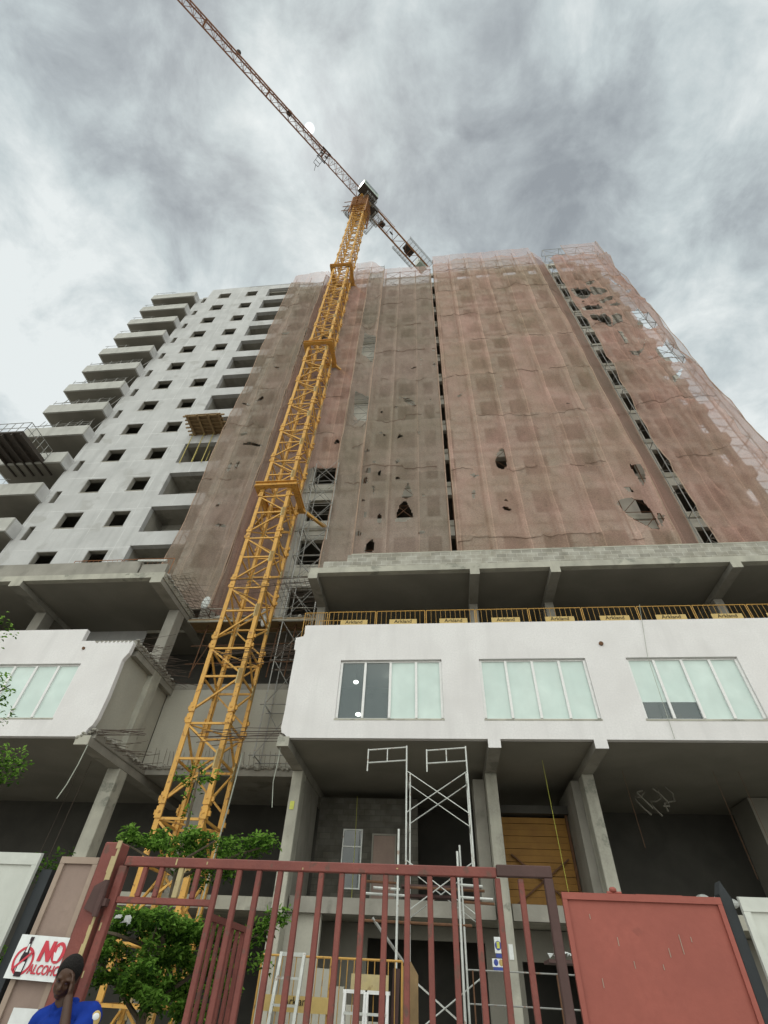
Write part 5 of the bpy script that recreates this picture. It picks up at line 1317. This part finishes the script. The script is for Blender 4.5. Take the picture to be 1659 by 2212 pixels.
# ------------------------------------------------------------------ vegetation
def leaves(k, c, r, n, size, flat=.5):
    for _ in range(n):
        while True:
            p = Vector((random.uniform(-1, 1), random.uniform(-1, 1), random.uniform(-1, 1)))
            if p.length < 1 and p.length > .25: break
        p = Vector((p.x * r[0], p.y * r[1], p.z * r[2])) + Vector(c)
        p += Vector((noise.noise(p * 3), noise.noise(p * 3 + Vector((5, 0, 0))), noise.noise(p * 3 + Vector((0, 9, 0))))) * .12
        s = size * random.uniform(.6, 1.25)
        a = Vector((random.gauss(0, 1), random.gauss(0, 1), random.gauss(0, flat))).normalized()
        b = a.cross(Vector((random.gauss(0, .4), random.gauss(0, .4), 1))).normalized()
        u = b.cross(a) * .18 * s
        k.add([p - a * s * .1, p + a * s * .5 + b * s * .28 + u, p + a * s, p + a * s * .5 - b * s * .28 + u], [(0, 1, 2, 3)])
def tree(name, label, base, trunk, limbs, clusters, size, cat='tree', mats=('leaf', 'leafl', 'leafd')):
    t = thing(name, label, cat, base)
    k = MB(); k.tube(trunk, .075, 7, r2=.01)
    for l in limbs: k.tube(l, .028, 5, r2=.008)
    k.build('trunk', 'bark', t)
    ks = [MB() for _ in mats]
    for i, (c, r, n) in enumerate(clusters):
        for q, share in ((0, .4), (1, .35), (2, .25)):
            cc = Vector(c); 
            if q == 1: cc.z += r[2] * .35
            if q == 2: cc.z -= r[2] * .25
            leaves(ks[q], cc, r, int(n * share), size)
    for kk, m in zip(ks, mats): kk.build('foliage', m, t)
    return t
TYy = 7.5
cl = []
def layer(cx, cz, rx_, rz_, n, blob=.28, cnt=170, ry=.8):
    for _ in range(n):
        a = random.uniform(0, 2 * math.pi); q = math.sqrt(random.random())
        cl.append(((cx + math.cos(a) * q * rx_, TYy + math.sin(a) * q * ry, cz + random.uniform(-rz_, rz_) + .12 * q), (blob * random.uniform(.7, 1.3), blob, blob * .45), cnt))
layer(-3.35, 2.88, 1.05, .04, 24, .15, 90)
layer(-3.25, 2.62, .4, .10, 7, .17, 110, .4)
layer(-3.35, 2.02, .98, .05, 26, .19, 190)
layer(-3.3, 1.76, .85, .06, 18, .19, 190)
layer(-3.35, 1.52, .8, .05, 16, .18, 190)
layer(-3.3, 1.30, .6, .05, 8, .17, 150)
for (x, z) in ((-2.5, 2.96), (-2.35, 2.98), (-2.7, 2.9), (-2.2, 2.12), (-2.05, 2.2), (-2.0, 2.3), (-2.35, 2.0), (-2.2, 1.85), (-4.15, 3.02), (-4.3, 2.98)): cl.append(((x, TYy, z), (.16, .16, .07), 90))
for (x, z, n) in ((-3.75, 3.75, 50), (-3.45, 3.74, 60), (-3.6, 3.9, 30), (-3.58, 3.55, 26), (-3.3, 3.82, 26), (-3.56, 3.35, 20)): cl.append(((x, TYy, z), (.13, .13, .08), n))
tree('layered_tree', 'young green tree with flat leafy tiers behind the red bar gate', (-3.4, TYy, 0), [(-3.45, TYy, 0), (-3.4, TYy, 1.2), (-3.42, TYy, 2.0), (-3.5, TYy, 3.0), (-3.55, TYy, 3.9)],
     [[(-3.42, TYy, 2.6), (-2.9, TYy, 2.8), (-2.3, TYy, 2.98)], [(-3.42, TYy, 2.6), (-3.9, TYy, 2.8), (-4.3, TYy, 2.95)], [(-3.4, TYy, 1.4), (-2.8, TYy, 1.8), (-2.0, TYy, 2.2)], [(-3.4, TYy, 1.3), (-4.0, TYy, 1.7), (-4.3, TYy, 1.9)], [(-3.4, TYy, 1.4), (-3.3, TYy - .5, 1.9), (-3.2, TYy - .7, 2.1)], [(-3.42, TYy, 2.5), (-3.2, TYy - .4, 2.75), (-2.8, TYy - .6, 2.9)], [(-3.42, TYy, 1.9), (-3.8, TYy - .4, 2.0), (-4.2, TYy - .5, 2.05)]], cl, .065)
fl = MB()
for i in range(9):
    c_ = Vector((-3.6 + random.uniform(-.07, .09), 6.75, 2.1 + random.uniform(-.035, .04))); u_ = Vector((random.uniform(.02, .05), random.uniform(-.02, .02), random.uniform(-.02, .02))); v_ = Vector((random.uniform(-.02, .02), 0, random.uniform(.012, .03)))
    fl.add([c_ - u_ - v_, c_ + u_ - v_ * .4, c_ + u_ * .7 + v_, c_ - u_ * .5 + v_ * .8], [(0, 1, 2, 3)])
tag(fl.build('litter', 'rag'), 'scrap of white litter caught in the top of the bush', 'litter')
cl2 = []
for _ in range(20): cl2.append(((random.uniform(-6.6, -5.62), 6.0 + random.uniform(-.3, .3), random.uniform(3.15, 3.55)), (.26, .25, .16), 240))
for _ in range(10): cl2.append(((random.uniform(-6.7, -5.9), 6.0 + random.uniform(-.3, .3), random.uniform(4.1, 4.6)), (.2, .25, .2), 70))
for _ in range(6): cl2.append(((random.uniform(-7.1, -6.45), 6.0, random.uniform(4.8, 5.5)), (.18, .25, .2), 60))
tree('street_tree', 'leafy tree reaching in at the left edge of the photo', (-7.3, 6.0, 0), [(-7.4, 6, 0), (-7.3, 6, 1.8), (-7.1, 6, 3.4), (-7.2, 6, 5.2)], [[(-7.2, 6, 2.6), (-6.3, 6, 3.3), (-5.6, 6, 3.5)], [(-7.1, 6, 3.4), (-6.5, 6, 4.0), (-5.95, 6, 4.5)], [(-7.2, 6, 4.5), (-6.7, 6, 5.2)]], cl2, .06)
cl3 = []
for _ in range(14): cl3.append(((random.uniform(-4.9, -3.9), 6.6 + random.uniform(-.3, .3), random.uniform(1.2, 2.55)), (.2, .2, .18), 110))
tree('shrub', 'dark shrub seen through the gap between the left panel and the pillar', (-4.4, 6.6, 0), [(-4.4, 6.6, 0), (-4.4, 6.6, 1.5), (-4.3, 6.6, 2.4)], [[(-4.4, 6.6, 1.2), (-4.1, 6.6, 2.0)]], cl3, .06, cat='shrub', mats=('leafd', 'leaf', 'leafd'))

# ------------------------------------------------------------------ person
def person():
    px, py = -2.69, 4.68
    t = thing('person', 'person in a blue shirt standing before the gate with one hand raised to the face', 'person', (px, py, 0)); t.scale = (1.03, 1.03, 1.03)
    def cap(k, pts, rs, n=12):
        for (a, ra), (b, rb) in zip(list(zip(pts, rs))[:-1], list(zip(pts, rs))[1:]):
            a = Vector(a); b = Vector(b); st = 7
            k.tube([a + (b - a) * i / st for i in range(st + 1)], ra, n, r2=rb)
            k.ellipsoid(a, (ra, ra, ra), n, 8); k.ellipsoid(b, (rb, rb, rb), n, 8)
    O = lambda x, y, z: (px + x, py + y, z)
    k = MB(); yaw = Matrix.Rotation(R(10), 3, 'Y') @ Matrix.Rotation(R(20), 3, 'Z') @ Matrix.Rotation(R(27), 3, 'X')
    HK = .86; H = Vector(O(-.045, -.065, 1.575))
    def h(x, y, z): return H + yaw @ (Vector((x, y, z)) * HK)
    k.ellipsoid(h(0, .012, .02), (0.0735, 0.0853, 0.0860), 18, 14, yaw); k.ellipsoid(h(0, -.03, -.045), (0.057, 0.056, 0.058), 16, 12, yaw)
    k.ellipsoid(h(0, -.045, -.1), (0.0305, 0.0305, 0.0191), 10, 8, yaw)
    k.ellipsoid(h(0, -.095, -.025), (0.0148, 0.0191, 0.0191), 10, 8, yaw); k.ellipsoid(h(0, -.078, .0), (0.0096, 0.0174, 0.0261), 8, 6, yaw)
    for s in (-1, 1):
        k.ellipsoid(h(s * .033, -.078, .028), (0.0226, 0.0122, 0.0078), 10, 6, yaw); k.ellipsoid(h(s * .04, -.06, -.03), (0.0191, 0.0191, 0.0174), 10, 6, yaw)
        k.ellipsoid(h(s * .078, .01, -.01), (0.0104, 0.0174, 0.0278), 8, 8, yaw); k.ellipsoid(h(s * .012, -.102, -.033), (0.0078, 0.0087, 0.0070), 8, 6, yaw)
    k.ellipsoid(h(0, -.086, -.062), (0.0226, 0.0122, 0.0070), 10, 6, yaw); k.ellipsoid(h(0, -.084, -.074), (0.0191, 0.0113, 0.0070), 10, 6, yaw)
    cap(k, [O(-.03, .0, 1.36), O(-.05, -.02, 1.52)], [.056, .048])
    cap(k, [O(0, .02, .95), O(0, .02, 1.15), O(0, .02, 1.28)], [.12, .11, .10])
    # raised left arm: shoulder, elbow, wrist at the cheek
    sh, el, wr = O(.19, .0, 1.41), O(.16, -.16, 1.20), O(.05, -.115, 1.47)
    cap(k, [sh, el], [.05, .042]); cap(k, [el, wr], [.043, .027])
    hand0 = Vector(wr); up = (h(.06, -.045, .05) - hand0).normalized(); sidev = Vector((.35, -.9, 0)).normalized(); nrm = up.cross(sidev).normalized()
    pc = hand0 + up * .05
    Mh = Matrix((sidev, nrm, up)).transposed()
    k.ellipsoid(pc, (.038, .016, .052), 12, 8, Mh)
    for i, (o_, L_) in enumerate(((-.03, .062), (-.010, .075), (.011, .07), (.031, .055))):
        b0 = hand0 + up * .085 + sidev * o_; b1 = b0 + up * L_ * .5 + nrm * -.004; b2 = b1 + up * L_ * .42 - nrm * .014
        cap(k, [b0, b1, b2], [.0095, .009, .0075], 8)
    tb = hand0 + up * .025 - sidev * .03; cap(k, [tb, tb - sidev * .03 + up * .03, tb - sidev * .035 + up * .058], [.0115, .0105, .009], 8)
    # right arm hanging
    cap(k, [O(-.165, .01, 1.35), O(-.235, .03, 1.10), O(-.23, -.04, .88)], [.05, .042, .028])
    hp = Vector(O(-.225, -.055, .80)); k.ellipsoid(hp, (.018, .036, .052), 10, 8)
    for i in range(4):
        b0 = hp + Vector((0, -.03 + i * .02, -.045)); cap(k, [b0, b0 + Vector((.006, 0, -.035)), b0 + Vector((.016, 0, -.062 + abs(i - 1.5) * .006))], [.0095, .009, .0075], 8)
    tb = hp + Vector((.01, -.035, .015)); cap(k, [tb, tb + Vector((.01, -.02, -.03)), tb + Vector((.014, -.022, -.055))], [.011, .010, .009], 8)
    for s in (-1, 1):
        cap(k, [O(s * .09, .02, .92), O(s * .10, .0, .50), O(s * .10, .03, .09)], [.085, .06, .038]); k.ellipsoid(O(s * .10, -.05, .045), (.042, .12, .042), 12, 8)
    b = k.build('body', 'skin', t, smooth=True)
    rm = b.modifiers.new('remesh', 'REMESH'); rm.mode = 'VOXEL'; rm.voxel_size = .0055; rm.use_smooth_shade = True
    sm = b.modifiers.new('smooth', 'SMOOTH'); sm.factor = .5; sm.iterations = 3
    # hair
    k = MB(); k.ellipsoid(h(0, .018, .034), (.079, .091, .087), 24, 18, yaw)
    hr = MB()
    for v in k.v:
        lv = yaw.inverted() @ (Vector(v) - H)
        if lv.y < -.05 and lv.z < .075: lv.y = -.05
        if lv.z < -.02: lv = Vector((lv.x * .8, lv.y * .8, -.02))
        nn = noise.noise(lv * 60) * .003
        hr.v.append(tuple(H + yaw @ (lv * (1 + nn * 8))))
    hr.f = k.f; ho = hr.build('hair', 'hair', t, smooth=True); rm = ho.modifiers.new('remesh', 'REMESH'); rm.mode = 'VOXEL'; rm.voxel_size = .005; rm.use_smooth_shade = True
    k = MB()
    for s in (-1, 1): k.ellipsoid(h(s * .031, -.083, .006), (.011, .008, .004), 10, 6, yaw)
    k.build('eyes', 'signblk', t, smooth=True)
    # shirt
    k = MB()
    cap(k, [O(0, .02, .93), O(0, .02, 1.12), O(0, .02, 1.27)], [.155, .145, .15], 18)
    k.ellipsoid(O(0, .02, 1.30), (.175, .12, .12), 20, 12); k.ellipsoid(O(0, .02, 1.1), (.175, .13, .22), 20, 12)
    k.ellipsoid(O(.01, .01, 1.385), (.145, .10, .055), 16, 10); k.ellipsoid(O(-.01, -.02, 1.33), (.15, .10, .08), 16, 10)
    s0, e0 = Vector(O(.19, .0, 1.395)), Vector(el)
    cap(k, [O(.09, .01, 1.39), s0, s0 + (e0 - s0) * .82], [.068, .070, .066], 16)
    s1, e1 = Vector(O(-.165, .01, 1.35)), Vector(O(-.23, .03, 1.10))
    cap(k, [O(-.08, .01, 1.385), s1, s1 + (e1 - s1) * .85], [.062, .070, .068], 16)
    cap(k, [O(-.085, -.03, 1.43), O(-.04, -.085, 1.395)], [.022, .018], 10); cap(k, [O(.03, -.03, 1.435), O(-.01, -.088, 1.395)], [.022, .018], 10)
    cap(k, [O(-.085, .03, 1.45), O(.03, .035, 1.455)], [.022, .022], 10)
    for i in range(len(k.v)):
        v = Vector(k.v[i]); n_ = noise.noise(Vector((v.x * 14, v.y * 10, v.z * 7 + v.x * 9))) * .017 + (abs(noise.noise(Vector((v.x * 20 + v.z * 12, v.y * 12, v.z * 9)))) - .25) * .014
        d = Vector((v.x - px, v.y - py, 0)); d = d.normalized() if d.length > .01 else d
        k.v[i] = tuple(v + d * n_)
    s = k.build('shirt', 'shirt', t, smooth=True)
    rm = s.modifiers.new('remesh', 'REMESH'); rm.mode = 'VOXEL'; rm.voxel_size = .009; rm.use_smooth_shade = True
    k = MB(); c = s0 + Vector((.062, -.052, -.015))
    rot = Matrix.Rotation(R(35), 3, 'Z')
    k.ellipsoid(c, (.032, .008, .042), 12, 8, rot); k.build('shoulder_badge', 'board', s, smooth=True)
    k = MB(); k.ellipsoid(c + Vector((.003, -.008, .012)), (.022, .006, .018), 10, 6, rot); k.build('badge_top', 'signw', s)
    MB().box(px - .12, py - .135, 1.268, px - .055, py - .128, 1.283).build('name_tag', 'signw', s)
    k = MB()
    for sgn in (-1, 1): cap(k, [O(sgn * .085, .02, .95), O(sgn * .10, .0, .50), O(sgn * .10, .03, .13)], [.115, .085, .075], 16)
    k.ellipsoid(O(0, .02, .93), (.165, .125, .09), 18, 10)
    s = k.build('trousers', 'trousers', t, smooth=True); rm = s.modifiers.new('remesh', 'REMESH'); rm.mode = 'VOXEL'; rm.voxel_size = .012; rm.use_smooth_shade = True
    k = MB()
    for sgn in (-1, 1): k.ellipsoid(O(sgn * .10, -.05, .045), (.052, .14, .045), 14, 8)
    k.build('shoes', 'signblk', t, smooth=True)
person()
